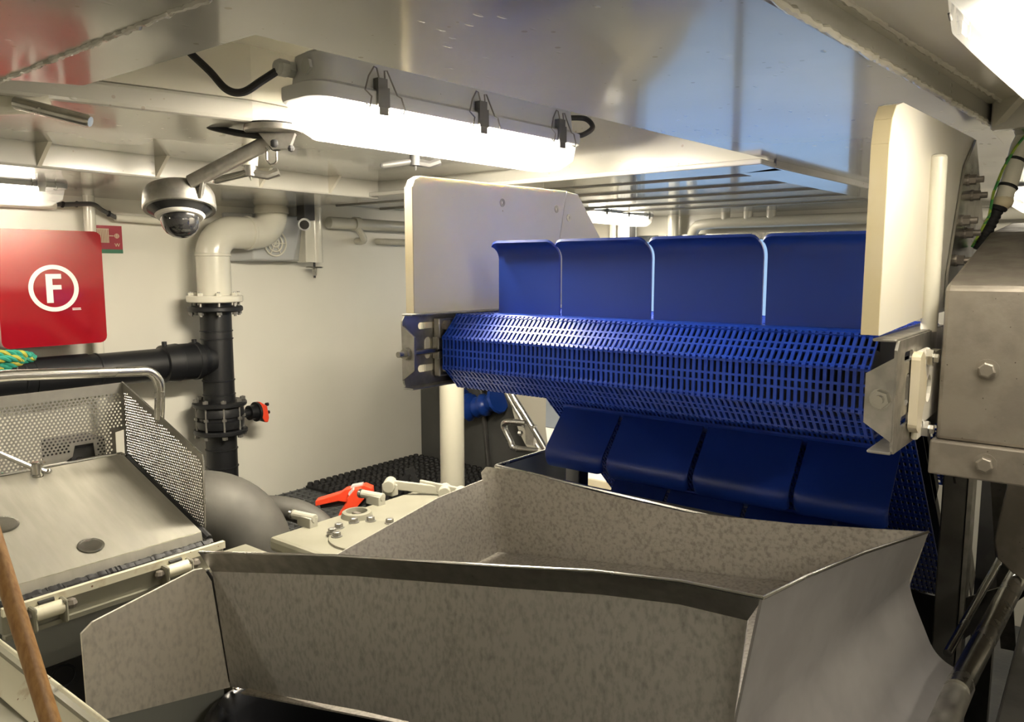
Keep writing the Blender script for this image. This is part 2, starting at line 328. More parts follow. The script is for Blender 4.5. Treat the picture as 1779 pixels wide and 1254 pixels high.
# ------------------------------------------------------------------ the blue flighted conveyor
cv = thing('flighted_conveyor', 'blue perforated plastic belt conveyor with tall scoop flights', 'conveyor', (-.69,1.5,0))
BX0, BX1 = -1.125, -.272; BW = BX1-BX0; BC = (BX0+BX1)/2
AY, AZ, ED = 1.287, 1.42, .066; AP = ED/2*(1+math.sqrt(2))
def module_mesh():
    """one belt row: plate with slot / square / slot holes, local x along the row, y along travel, z outward"""
    n = 80; p = BW/n; bar = p*.50; h = ED/2; t = .0045
    ys = [-h+.002, -h+.0055, -.0088, -.0050, .0050, .0088, h-.0055, h-.002]
    hole_rows = {1, 3, 5}
    xs = [-BW/2]
    for k in range(n):
        c = -BW/2+(k+.5)*p; xs += [c-(p-bar)/2, c+(p-bar)/2]
    xs.append(BW/2)
    mb = MB(); idx = {}
    def vid(i, j, z):
        q = (i, j, z)
        if q not in idx: idx[q] = len(mb.v); mb.v.append(V((xs[i], ys[j], -t if z == 0 else 0)))
        return idx[q]
    solid = lambda i, j: 0 <= i < len(xs)-1 and 0 <= j < 7 and not (i % 2 == 1 and j in hole_rows)
    for i in range(len(xs)-1):
        for j in range(7):
            if not solid(i, j): continue
            mb.f.append([vid(i,j,1), vid(i+1,j,1), vid(i+1,j+1,1), vid(i,j+1,1)])
            mb.f.append([vid(i,j,0), vid(i,j+1,0), vid(i+1,j+1,0), vid(i+1,j,0)])
            if not solid(i-1, j): mb.f.append([vid(i,j,0), vid(i,j,1), vid(i,j+1,1), vid(i,j+1,0)])
            if not solid(i+1, j): mb.f.append([vid(i+1,j,0), vid(i+1,j+1,0), vid(i+1,j+1,1), vid(i+1,j,1)])
            if not solid(i, j-1): mb.f.append([vid(i,j,0), vid(i+1,j,0), vid(i+1,j,1), vid(i,j,1)])
            if not solid(i, j+1): mb.f.append([vid(i,j+1,0), vid(i,j+1,1), vid(i+1,j+1,1), vid(i+1,j+1,0)])
    for k in range(n+1):                                  # hinge fingers along the leading edge
        c = -BW/2+k*p; w = p*.27
        prof = [(h-.008, 0), (h-.003, .0012), (h+.002, .0008), (h+.005, -.0022), (h+.003, -.0055), (h-.006, -.0055)]
        mb.prism([(max(c-w, -BW/2), a, b) for a, b in prof], (2*w if 0 < k < n else w, 0, 0))
    return mb
mod = mesh_only(module_mesh(), 'belt_module', 'belt', False)
path = []                       # belt centre line (y, z) going with the travel, outward on the left
c0 = V((AY, AZ))
def octp(a): return (AY+AP/math.cos(PI/8)*math.cos(math.radians(a)), AZ+AP/math.cos(PI/8)*math.sin(math.radians(a)))
dn = V((math.cos(math.radians(-43)), math.sin(math.radians(-43))))
top = [octp(67.5)]
p = V(top[0])
for k in range(4): p = p+V((ED,0)); top.append(tuple(p))
for k in range(9): p = p+dn*ED; top.append(tuple(p))
ret = [octp(292.5)]; p = V(ret[0])
for k in range(3): p = p+V((ED,-.001)); ret.append(tuple(p))
for k in range(15): p = p+dn*ED; ret.append(tuple(p))
path = top[::-1]+[octp(a) for a in (112.5,157.5,202.5,247.5)]+ret
for (y0,z0),(y1,z1) in zip(path[:-1], path[1:]):
    t = V((0,y1-y0,z1-z0)); place(mod, cv, frame((BC,(y0+y1)/2,(z0+z1)/2), (-1,0,0), t), 'belt_module')
# tail drum with sprockets inside the loop
mb = MB().cyl((BX0+.01,AY,AZ),(BX1-.01,AY,AZ),.052,n=20); mb.build('drive_drum', 'drum', cv)
for k in range(6):
    x = BX0+.06+k*.145; MB().cyl((x-.012,AY,AZ),(x+.012,AY,AZ),AP-.008,n=8).build('sprocket', 'drum', cv, False)
MB().cyl((BX0-.05,AY,AZ),(BX1+.06,AY,AZ),.02,n=16).build('shaft', 'bright', cv)
# dark bed plate under the carrying run, added light stop between the runs
bx = BX0+.015
MB().prism([(bx,1.33,1.488),(bx,1.575,1.488),(bx,2.0,1.092),(bx,1.96,1.06),(bx,1.555,1.44),(bx,1.33,1.44)], (BW-.03,0,0)).build('bed', 'drum', cv, False)

MB().prism([(bx,1.60,1.40),(bx,1.62,1.415),(bx,2.45,.64),(bx,2.43,.625)], (BW-.03,0,0)).build('light_stop', 'drum', cv, False)  # added plate, keeps window light from showing through the belt holes
# scoop flights: four panels side by side on each flight row
def flight_profile(th=.005):
    a = [(0.,0.),(0.,.06),(.0,.118)]; c = V((.036,.118))
    a += [(c.x-.036*math.cos(math.radians(q)), c.y+.036*math.sin(math.radians(q))) for q in (14,28,42,56,68,78)]
    out = []
    for i, q in enumerate(a):
        d = V(a[min(i+1,len(a)-1)])-V(a[max(i-1,0)]); d.normalize(); n = V((-d.y,d.x)); out.append((V(q)+n*th/2, V(q)-n*th/2))
    return [q[0] for q in out]+[q[1] for q in out][::-1]
FP = flight_profile()
def flight(base, tdir, ndir, spans, rows):
    base = V((0,*base)); t = V((0,*tdir)).normalized(); n = V((0,*ndir)).normalized()
    for (xa, xb), lean in zip(spans, rows):
        R = Matrix.Rotation(lean, 4, 'X'); mb = MB(); secs = []
        # rounded upper corners: the end sections are lower than the middle ones
        for x, drop in ((xa,.010),(xa+.003,.005),(xa+.007,.002),(xa+.014,0),(xb-.014,0),(xb-.007,.002),(xb-.003,.005),(xb,.010)):
            k = 1-drop/.16
            sec = []
            for i, q in enumerate(FP):
                qq = V((q.x*(1 if q.y < .115 else k), q.y if q.y < .115 else .115+(q.y-.115)*max(.1, 1-drop/.045)))
                sec.append(base+V((x,0,0))+R @ (t*qq.x+n*qq.y))
            secs.append(sec)
        mb.rings(secs); mb.build('flight_panel', 'flight', cv, ang=50)
    xa = spans[0][0]; xb = spans[-1][1]
    MB().prism([base+V((xa,0,0))+t*q[0]+n*q[1] for q in ((-.012,.0),(-.010,.004),(.008,.005),(.020,.003),(.024,0))], (xb-xa,0,0)).build('flight_base', 'belt', cv, False)
top_spans = [(-1.030,-.875),(-.869,-.672),(-.665,-.464),(-.457,-.280)]
flight((1.285,AZ+AP), (-1,0), (0,1), top_spans, (0,0,.0,0))
nn = (-math.sin(math.radians(43)), -math.cos(math.radians(43)))
low_spans = [(-1.080,-.918),(-.908,-.704),(-.692,-.486),(-.474,-.300)]
flight((1.614,1.248), tuple(dn), nn, low_spans, (.0,.05,.07,.04))
flight((1.614+.36*dn.x,1.248+.36*dn.y), tuple(dn), nn, low_spans, (0,.03,.02,0))
flight((1.60+.2*dn.x,1.49+.2*dn.y), (-dn.x,-dn.y), (math.sin(math.radians(43)),math.cos(math.radians(43))), top_spans, (0,0,0,0))
# side frames: folded channel, short level head and a 43 degree leg
def slot(y0, z0, y1, z1): return rrect(y0, z0, y1, z1, min(y1-y0, z1-z0)/2*.9, 4)
for side, xw in ((-1,-1.160),(1,-.222)):
    holes = [slot(1.168,1.470,1.224,1.484), slot(1.186,1.405,1.210,1.452), slot(1.166,1.378,1.222,1.393)]
    out = [(1.125,1.36),(1.132,1.347),(1.55,1.335),(1.60,1.30),(2.15,.787),(2.19,.83),(1.62,1.362),(1.62,1.44),(1.58,1.502),(1.132,1.502),(1.122,1.49)]
    w = plate(out, holes, .004, frame((xw,0,0),(0,1,0),(0,0,1))).build('side_frame', 'steel', cv, False)
    inn = -side
    for z in (1.501,1.347):
        MB().prism([(xw,1.122,z),(xw+inn*.030,1.122,z),(xw+inn*.030,1.5,z-.002),(xw,1.5,z-.002)], (0,0,.004)).build('flange', 'steel', w, False, bevel=.0015)
    # trapezoid end tab with tension rod
    tabm = plate([(0,-.058),(0,.058),(inn*.036,.034),(inn*.036,-.034)], [circ(inn*.016,0,.0075)], .005, frame((xw,1.124,1.423),(1,0,0),(0,0,1)))
    tb = tabm.build('end_tab', 'steel', cv, False)
    xr = xw+inn*.016
    MB().cyl((xr,1.095 if side < 0 else 1.106,1.423),(xr,1.232,1.423),.0065,n=10).build('tension_rod', 'bright', tb)
    for yy in (1.112,):
        MB().lathe([(.0125,0),(.0125,.009)], (xr,yy,1.423), (0,1,0), 6).build('nut', 'bright', tb, False)
        MB().lathe([(.0145,0),(.0145,.002)], (xr,yy+.009,1.423), (0,1,0), 14).build('washer', 'bright', tb, False)
    # bearing block bolted to the web
    if side < 0:
        MB().bp((xw+.004,1.213,1.365),(xw+.02,1.30,1.492)).build('bearing_plate', 'steel', cv, False, bevel=.003)
        MB().bp((xw+.004,1.208,1.404),(xw+.022,1.236,1.452)).build('clamp_block', 'steel', cv, False, bevel=.003)
        for z in (1.476,1.384):
            MB().lathe([(.011,0),(.011,.012)], (xw+.02,1.232,z), (1,0,0), 6).build('bolt', 'box', cv, False)
        MB().bp((xw-.03,1.19,1.368),(xw-.004,1.25,1.488)).build('bearing_block', 'board', cv, False, bevel=.006)
    else:
        o2 = [(1.205,1.372),(1.222,1.362),(1.240,1.368),(1.246,1.395),(1.262,1.405),(1.262,1.440),(1.246,1.452),(1.240,1.474),(1.222,1.482),(1.205,1.475)]
        bb = plate(o2, [], .012, frame((xw+.010,0,0),(0,1,0),(0,0,1))).build('bearing_block', 'boardedge', cv, False, bevel=.005)
        plate(rrect(1.25,1.372,1.40,1.472,.02), [circ(1.29,1.42,.021)], .012, frame((xw+.008,0,0),(0,1,0),(0,0,1))).build('bearing_housing', 'board', bb, False, bevel=.004)
        for z in (1.468,1.362):
            MB().lathe([(.013,0),(.013,.010),(.007,.010),(.007,.016)], (xw+.012,1.268,z), (1,0,0), 6).build('bolt', 'bright', bb, False)
            MB().bp((xw+.003,1.235,z-.013),(xw+.013,1.30,z+.013)).build('bearing_ear', 'board', bb, False, bevel=.004)
MB().bp((-1.10,1.86,0),(-.25,1.87,.88)).build('dark_backing', 'drum', cv, False)  # black sheet added to darken the view below the belt
# legs and braces of the stand
for xl in (-.222,-1.14):
    lg = MB().bp((xl-.022,1.74,0),(xl+.022,1.79,1.20)); lg.build('leg', 'frame', cv, False, bevel=.003)
MB().bp((-.198,1.735,0),(-.190,1.795,1.26)).build('leg_flange', 'steel', cv, False)
MB().beam((-.18,1.86,1.35),(-.13,2.05,.72),.03,.006,(0,1,0)).build('brace', 'steel', cv, False)
MB().beam((-.20,2.25,1.35),(-.20,2.25,.0),.05,.05,(0,1,0)).build('leg', 'frame', cv, False)
MB().bp((-1.14,1.74,.30),(-.2,1.79,.35)).build('crossbar', 'frame', cv, False)
MB().prism([(-.19,1.76,.93),(-.07,1.95,.95),(-.07,1.95,.93),(-.19,1.76,.84)], (0,.006,0)).build('gusset', 'frame', cv, False)
# guide boards: translucent white plastic on both sides
left = [(1.150,1.503),(1.645,1.503),(1.718,1.800),(1.175,1.789),(1.158,1.780),(1.150,1.762)]
b = plate(left, [], .020, frame((-1.162,0,0),(0,1,0),(0,0,1))).build('guide_board', 'board', cv, False, bevel=.004)
b['label'] = 'scratched white plastic side board beside the left end of the belt'
MB().bp((-1.173,1.1485,1.505),(-1.151,1.1515,1.765)).build('worn_edge', 'boardedge', b, False)
rear = [(1.648,1.503),(1.90,1.503),(2.02,1.56),(1.775,1.795),(1.721,1.799)]
plate(rear, [], .018, frame((-1.162,0,0),(0,1,0),(0,0,1))).build('guide_extension', 'board', cv, False, bevel=.003)
for y, z in ((1.448,1.752),(1.673,1.750),(1.730,1.731)):
    MB().lathe([(.0095,0),(.0095,.0015),(.004,.0016),(.0035,.0004)], (-1.1525,y,z), (1,0,0), 14).build('screw', 'steel', b, False)
right = [(1.078,1.512),(1.40,1.522),(1.86,1.522),(1.86,1.70),(1.795,1.851),(1.14,1.815),(1.105,1.806),(1.086,1.786),(1.078,1.755)]
b2 = plate(right, [], .022, frame((-.246,0,0),(0,1,0),(0,0,1))).build('guide_board', 'board', cv, False, bevel=.004)
b2['label'] = 'white plastic side board with rounded corner at the right end of the belt'
eg = MB(); pts = [(1.078,1.513),(1.078,1.755),(1.086,1.786),(1.105,1.806)]
for (y0,z0),(y1,z1) in zip(pts[:-1],pts[1:]): eg.beam((-.246,y0-.0006,z0),(-.246,y1-.0006,z1),.021,.002,(0,1,0))
eg.build('worn_edge', 'boardedge', b2, False)
MB().cyl((-.226,1.372,1.500),(-.226,1.362,1.768),.0125,n=14).ball((-.226,1.362,1.768),.0125,12,(1,1,.5)).build('support_rod', 'pipe_w', cv)
tp = plate([(1.655,1.785),(1.545,1.59),(1.545,1.53),(2.0,1.53),(1.99,1.656),(1.765,1.846)], [], .004, frame((-.2315,0,0),(0,1,0),(0,0,1))).build('back_plate', 'bright', cv, False)
for y, z in ((1.690,1.763),(1.754,1.739),(1.648,1.686),(1.70,1.665),(1.613,1.613)):
    MB().lathe([(.011,0),(.011,.003)], (-.2295,y,z), (1,0,0), 14).lathe([(.0095,.003),(.0095,.014)], (-.2295,y,z), (1,0,0), 6).lathe([(.006,.014),(.006,.026)], (-.2295,y,z), (1,0,0), 10).build('bolt', 'box', tp, False)
# ------------------------------------------------------------------ receiving hopper in front
hp = thing('receiving_hopper', 'large mottled stainless steel hopper with folded rim below the belt', 'hopper', (-.7,1.05,.6))
rim = [(-1.157,.650,1.134),(-.858,.688,1.187),(-.587,.722,1.227),(-.454,.739,1.248),(-.351,.752,1.258),(-.263,.763,1.259)]
low = [(-1.150,.668,1.098),(-.845,.712,1.153),(-.58,.745,1.193),(-.455,.760,1.213),(-.36,.772,1.223),(-.285,.782,1.222)]
bot = [(-1.150,.692,.884),(-.845,.712,.945),(-.58,.745,.978),(-.455,.760,.996),(-.36,.775,1.01),(-.305,.787,1.02)]
def strip(a, b, t, n):
    """thick sheet between two polylines, thickened along n"""
    mb = MB(); n = V(n)*t; k = len(a)
    A = [V(q) for q in a]; B = [V(q) for q in b]
    vs = A+B+[q+n for q in A]+[q+n for q in B]; fs = []
    for i in range(k-1):
        fs += [[i,i+1,k+i+1,k+i],[2*k+i,3*k+i,3*k+i+1,2*k+i+1],[i,2*k+i,2*k+i+1,i+1],[k+i,k+i+1,3*k+i+1,3*k+i]]
    fs += [[0,k,3*k,2*k],[k-1,3*k-1,4*k-1,2*k-1]]
    return mb.add(vs, fs)
strip(low, bot, .003, (0,1,0)).build('front_panel', 'hopper', hp, ang=60)
strip(rim, low, .003, (0,.6,.4)).build('front_lip', 'steel', hp, ang=60)
MB().tube([V(q)+V((0,.001,.001)) for q in rim], .0022, 8).build('rim_edge', 'bright', hp)
# right side: flared upper sheet, kick-out below, bottom flange
rt = [(-.263,.763,1.259),(-.253,.875,1.248),(-.236,1.068,1.222),(-.209,1.381,1.170)]
rc = [(-.305,.787,1.035),(-.293,.90,1.045),(-.268,1.09,1.06),(-.235,1.381,1.074)]
rc2 = [(-.300,.787,1.020),(-.287,.90,1.030),(-.262,1.09,1.045),(-.228,1.381,1.058)]
rd = [(-.245,.79,.90),(-.232,.90,.918),(-.212,1.09,.940),(-.187,1.381,.964)]
rd2 = [(-.238,.79,.888),(-.225,.90,.906),(-.203,1.09,.928),(-.175,1.381,.954)]
re_ = [(-.165,.79,.875),(-.16,.90,.893),(-.148,1.09,.915),(-.132,1.381,.942)]
def loftrow(rows, t, n):
    mb = MB()
    k = len(rows[0]); n = V(n)*t; m = len(rows)
    vs = [V(q) for r in rows for q in r]; vs2 = [q+n for q in vs]; N = len(vs); fs = []
    for j in range(m-1):
        for i in range(k-1):
            a, b, c, d = j*k+i, j*k+i+1, (j+1)*k+i+1, (j+1)*k+i
            fs += [[a,b,c,d],[N+a,N+d,N+c,N+b]]
    for j in range(m-1):
        fs += [[j*k,(j+1)*k,N+(j+1)*k,N+j*k],[j*k+k-1,N+j*k+k-1,N+(j+1)*k+k-1,(j+1)*k+k-1]]
    for i in range(k-1):
        fs += [[i,N+i,N+i+1,i+1],[(m-1)*k+i,(m-1)*k+i+1,N+(m-1)*k+i+1,N+(m-1)*k+i]]
    return mb.add(vs+vs2, fs)
def mid(a, b, f): return [tuple(V(p).lerp(V(q), f)) for p, q in zip(a, b)]
def bend(a, b, c, n=7): return [[tuple(V(p)*(1-t)**2+V(q)*2*t*(1-t)+V(r)*t*t) for p, q, r in zip(a, b, c)] for t in [i/n for i in range(n+1)]]
rcA = mid(rt, rc, .84); rdA = mid(rc, rd, .78)
loftrow([rt, rcA], .003, (-1,0,0)).build('right_lip', 'side_steel', hp, ang=60)
loftrow(bend(rcA, rc, mid(rc, rd, .34))+[rdA], .003, (-1,0,0)).build('right_panel', 'side_steel', hp, ang=75)
loftrow(bend(rdA, rd, mid(rd, re_, .4))+[re_], .003, (-.5,0,-.8)).build('bottom_flange', 'side_steel', hp, ang=75)
MB().tube([V(q)+V((0,0,.001)) for q in rt], .0022, 8).build('rim_edge', 'bright', hp)
bead_pts = [V((-.150+.010*i/9,1.16+.022*i,.935+.0015*i)) for i in range(10)]
MB().tube(bead_pts, [.006*random.uniform(.6,1.3) for _ in bead_pts], 8).build('weld_bead', 'bright', hp)
# back, left and floor sheets seen from inside
bt = [(-1.165,1.38,1.112),(-1.15,1.38,1.128),(-1.053,1.38,1.135),(-.836,1.38,1.123),(-.637,1.38,1.119),(-.424,1.38,1.140),(-.209,1.382,1.170)]
bb = [(-1.115,1.38,.925),(-1.10,1.38,.927),(-1.03,1.38,.938),(-.836,1.38,.966),(-.637,1.38,.995),(-.424,1.38,1.028),(-.235,1.382,1.060)]
strip(bt, bb, .003, (0,1,0)).build('back_panel', 'hopper_in', hp, ang=60)
strip([(-1.157,1.378,1.096),(-1.157,1.22,1.089),(-1.153,.935,1.047),(-1.140,.90,1.026),(-1.11,.70,.95)], [(-1.112,1.378,.925),(-1.110,1.22,.92),(-1.104,.935,.91),(-1.103,.90,.908),(-1.097,.70,.90)], .003, (-1,0,0)).build('left_panel', 'hopper_in', hp, ang=60)
MB().sheet([(-1.112,1.378,.926),(-.235,1.378,1.058),(-.303,.79,1.015),(-1.10,.68,.895)], .003).build('sloping_floor', 'hopper_in', hp, False)
wing = plate([(.461,1.068),(.478,1.080),(.640,1.108),(.655,1.106),(.668,1.096),(.694,.880),(.470,.926),(.462,.94)], [], .004, frame((-1.157,0,0),(0,1,0),(0,0,1)))
wing.build('side_wing', 'wing', hp, False, bevel=.001)
MB().tube([(-1.156,.662,1.100),(-1.155,.672,1.08),(-1.153,.694,.892)], .003, 8).build('seam', 'drum', hp)
MB().ball((-1.147,.700,.879),.006,8,(1.6,1,.5)).build('weld_spot', 'bright', hp)
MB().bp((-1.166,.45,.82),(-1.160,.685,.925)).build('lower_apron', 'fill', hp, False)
MB().bp((-1.06,1.26,0),(-1.00,1.32,.93)).build('leg', 'frame', hp, False); MB().bp((-.40,1.26,0),(-.34,1.32,1.03)).build('leg', 'frame', hp, False)
# second tray behind the hopper
tr = thing('catch_tray', 'small stainless tray with bright folded rim behind the hopper', 'tray', (-.9,1.6,.5))
MB().bp((-1.18,1.452,.98),(-.45,1.456,1.106)).build('front_side', 'steel', tr, False)
MB().bp((-1.182,1.452,.98),(-1.178,1.80,1.106)).build('end_side', 'hull', tr, False)
MB().tube([(-.45,1.454,1.096),(-.67,1.454,1.098),(-1.178,1.454,1.111),(-1.182,1.80,1.106)], .005, 8).build('rim', 'bright', tr)
MB().bp((-1.18,1.452,.976),(-.45,1.62,.982)).build('base', 'hull', tr, False)
MB().bp((-1.17,1.47,0),(-1.13,1.51,.976)).build('leg', 'frame', tr, False)
# black tub below the hopper front
tb = thing('plastic_tub', 'glossy black plastic tub tucked under the hopper front', 'tub', (-.75,.75,0))
secs = []
for z, g in ((.0,-.08),(.60,0),(.845,.02),(.862,.035),(.872,.03),(.868,.018),(.84,.008),(.55,-.02)):
    secs.append([V((x,y,z)) for x, y in rrect(-1.13-g,.63-g,-.30+g,1.05+g,.10+g*.5,6)])
MB().rings(secs).build('body', 'tub', tb, ang=60)
# ------------------------------------------------------------------ round bars and dark machine at the right
br = thing('round_bar', 'thick round stainless bar running back from the hopper corner', 'bar', (-.12,1.6,.985))
MB().cyl((-.137,1.24,.985),(-.098,1.86,1.005),.0175,n=18).build('bar', 'bright', br)
MB().cyl((-.150,1.00,.948),(-.136,1.27,.982),.019,.019,n=14).build('sleeve', 'steel', br)
tag(MB().cyl((-.172,1.40,.965),(-.128,1.95,1.03),.007,n=14).build('thin_rod', 'bright'), 'thin polished rod beside the thick round bar', 'rod')
dm = thing('dark_machine', 'dark grey machine side at the lower right edge', 'machine', (.2,1.3,0))
MB().bp((-.085,1.0,0),(.5,2.2,.93)).build('body', 'dark', dm, False, bevel=.01)
MB().bp((-.09,1.0,.90),(.5,2.2,.935)).build('top_rail', 'frame', dm, False, bevel=.004)
rs = thing('rounded_shield', 'pale pitted steel shield with rounded lower edge below the cover box', 'shield', (-.04,1.72,1.0))
MB().prism([(-.115,1.70,1.30),(-.135,1.70,1.16),(-.145,1.70,1.08),(-.138,1.70,1.045),(-.11,1.70,1.02),(-.06,1.70,1.0),(.10,1.70,.98),(.10,1.70,1.30)], (0,.01,0)).build('sheet', 'box', rs, False, bevel=.003)
MB().bp((.02,1.71,.93),(.06,1.75,1.0)).build('foot', 'frame', rs, False)
# ------------------------------------------------------------------ steel cover box on the drive side
cb = thing('drive_cover', 'pitted stainless drive cover box with sloping top and hex bolts', 'cover', (.05,1.55,1.29))
xl, xr = -.196, .32
prof = [(1.300,1.342),(1.300,1.566),(1.305,1.575),(1.76,1.668),(2.10,1.70),(2.10,1.342)]
MB().prism([(xl,y,z) for y, z in prof], (xr-xl,0,0)).build('body', 'box', cb, False, bevel=.006)
MB().bp((xl-.006,1.290,1.290),(xr,2.1,1.342)).build('lower_skirt', 'box', cb, False, bevel=.003)
BM = bolt_mesh(.0115,.012,'bolt','box')
for x, z, y in ((-.135,1.453,1.300),(-.128,1.316,1.290),(.06,1.453,1.300),(.06,1.316,1.290)):
    place(BM, cb, frame((x,y,z),(1,0,0),(0,0,1)), 'bolt')
MB().bp((.05,1.5,.936),(.11,1.56,1.292)).build('leg', 'frame', cb, False)
cdt = thing('cable_conduit', 'cream conduit pipe with zip ties and corrugated black hose', 'conduit', (-.15,1.8,1.66))
MB().tube([(-.115,1.86,1.93),(-.150,1.835,1.87),(-.163,1.82,1.835),(-.172,1.80,1.77),(-.182,1.789,1.725)], .016, 14).build('pipe', 'pipe_w', cdt)
MB().ball((-.181,1.790,1.727),.0185,12,(1,1,.9)).build('pipe_end', 'boardedge', cdt)
pts = [V((-.182,1.789,1.73)).lerp(V((-.215,1.775,1.635)), i/22) for i in range(23)]
MB().tube(pts, [.0115 if i % 2 else .0098 for i in range(23)], 12).build('corrugated_hose', 'rubber', cdt)
for a, b in (((-.1665,1.812,1.805),(.27,.36,.92)),((-.1755,1.797,1.755),(.3,.3,.9))):
    MB().lathe([(.0175,-.003),(.0185,0),(.0175,.003)], a, b, 16).build('zip_tie', 'rubber', cdt)
MB().lathe([(.014,-.004),(.016,0),(.014,.004)], (-.187,1.787,1.715), (.3,.1,.95), 14).build('zip_tie', 'rubber', cdt)
MB().tube([(-.140,1.815,1.875),(-.168,1.80,1.83),(-.185,1.79,1.79),(-.196,1.775,1.745),(-.200,1.770,1.70),(-.225,1.765,1.64)], .0028, 6).build('earth_wire', 'yellow_green', cdt)
# ------------------------------------------------------------------ light fittings
def make_fixture():
    t = thing('light_fitting', '', 'light', (0,0,0)); Lh, Wd = .32, .052
    def sec(w, l, r, z, n=5): return [V((x,y,z)) for x, y in rrect(-w,-l,w,l,r,n)]
    MB().rings([sec(Wd,Lh,.03,-.006),sec(Wd+.002,Lh+.002,.032,.0),sec(Wd+.002,Lh+.002,.032,.014),sec(Wd-.004,Lh-.006,.03,.017),sec(Wd-.007,Lh-.012,.03,.020),sec(Wd-.009,Lh-.016,.032,.060),sec(Wd-.018,Lh-.03,.03,.068)]).build('housing', 'grey', t, local=True, ang=40)
    MB().rings([sec(Wd-.003,Lh-.005,.028,-.004),sec(Wd-.008,Lh-.012,.026,-.038),sec(Wd-.024,Lh-.045,.012,-.057)], caps=False).add(sec(Wd-.024,Lh-.045,.012,-.057), [list(range(24))]).build('lens', 'lens', t, smooth=False, local=True)
    for x in (-.019,.019):
        MB().cyl((x,-Lh+.085,-.009),(x,Lh-.085,-.009),.010,n=12).build('tube', 'tube', t, local=True)
    for x in (-1,1):
        for y in (-.20,.02,.24):
            c = MB().box((x*(Wd+.004),y,.006),(.006,.022,.030)).box((x*(Wd+.004),y,-.014),(.004,.018,.012)).box((x*(Wd+.001),y-.002,.026),(.012,.018,.016)).build('latch', 'greydark', t, False, local=True)
            X = x*(Wd+.007)
            w = [(X,y-.035,-.008),(X,y-.028,-.012),(X,y-.024,.004),(X,y-.036,.012),(X-x*.004,y-.026,.034),(X-x*.006,y-.014,.050),(X-x*.006,y-.009,.049),(X-x*.002,y-.006,.028)]
            w2 = [(X-x*.002,y+.004,.028),(X-x*.006,y+.006,.047),(X-x*.006,y+.011,.048),(X-x*.004,y+.018,.032),(X,y+.026,.012),(X,y+.034,.010),(X,y+.040,-.006),(X,y+.038,-.014),(X,y+.030,-.012)]
            MB().tube(w, .0013, 6).tube(w2, .0013, 6).build('spring_wire', 'wire', c, local=True)
    MB().lathe([(.013,0),(.013,.010)], (-.022,-Lh+.012,.040), (0,-1,0), 6).lathe([(.0125,.010),(.0125,.022),(.009,.028),(.0055,.029)], (-.022,-Lh+.012,.040), (0,-1,0), 14).build('cable_gland', 'gland', t, False, local=True)
    MB().lathe([(.012,0),(.012,.005)], (.014,-Lh+.016,.040), (0,-1,0), 6).build('blanking_plug', 'gland', t, False, local=True)
    MB().box((0,-.17,.078),(.07,.05,.03)).box((0,.17,.078),(.07,.05,.03)).build('mount_bracket', 'grey', t, False, local=True)
    return t
fx = make_fixture()
spots = [((-1.229,1.362,1.928), -.075, 1.3, 235, 'long frosted light fitting hanging over the left end of the belt'),
         ((-.054,1.02,1.828), -.075, 1., 31, 'light fitting cut off by the upper right corner'),
         ((-2.515,.72,1.838), 0., 1., 35, 'light fitting above the red fire cabinet'),
         ((-2.06,3.55,1.880), 0., 1., 60, 'small distant light fitting behind the blue flights'),
         ((-.27,3.35,1.868), 0., 1., 60, 'distant light fitting behind the cable conduit'),
         ((.62,.48,1.830), 0., 1., 65, 'added unseen fill light right of the camera'),  # fill lamp added out of view
         ((-1.72,-.35,1.800), 0., 1., 45, 'added unseen fill light left of the camera')]  # second added fill lamp, also out of view
for i, (p, r, sc, pw, lb) in enumerate(spots):
    f = fx if i == 0 else copy_tree(fx)
    f.location = p; f.rotation_euler = (0,0,r); f.scale = (sc,sc,sc); tag(f, lb, 'light', 'frosted fluorescent light fittings')
    em = emis('tube_light', (1.0, .90, .73), pw)
    for c in f.children:
        if c.name.startswith('tube'): c.material_slots[0].link = 'OBJECT'; c.material_slots[0].material = em
def smooth_path(p, k=6):
    p = [V(q) for q in p]; o = []
    for i in range(len(p)-1):
        a, b, c, d = p[max(i-1,0)], p[i], p[i+1], p[min(i+2,len(p)-1)]
        for j in range(k):
            t = j/k; o.append(.5*((2*b)+(c-a)*t+(2*a-5*b+4*c-d)*t*t+(3*b-a-3*c+d)*t**3))
    return o+[p[-1]]
tag(MB().tube(smooth_path([(-1.287,0.939,1.978),(-1.313,0.913,1.954),(-1.345,0.893,1.934),(-1.378,0.879,1.941),(-1.411,0.865,1.977),(-1.450,0.839,2.022),(-1.469,0.819,2.062)]), .0075, 10).build('power_cable', 'rubber'), 'black cable looping from the deckhead to the long light fitting', 'cable')
tag(MB().tube(smooth_path([(-1.177,1.768,1.996),(-1.151,1.807,1.996),(-1.125,1.800,1.970),(-1.134,1.768,1.948),(-1.151,1.748,1.944)]), .007, 10).build('power_cable', 'rubber'), 'short black cable loop at the far end of the long light fitting', 'cable')
tag(MB().tube(smooth_path([(-.115,.79,1.90),(-.148,.80,1.90),(-.160,.83,1.905),(-.150,.86,1.925),(-.13,.88,1.95)]), .004, 8).build('power_cable', 'rubber'), 'black cable beside the upper right light fitting', 'cable')
tag(MB().tube(smooth_path([(-2.515,1.04,1.885),(-2.52,1.08,1.868),(-2.54,1.12,1.868),(-2.56,1.15,1.88)]), .006, 8).build('power_cable', 'rubber'), 'short black cable at the light fitting over the fire cabinet', 'cable')
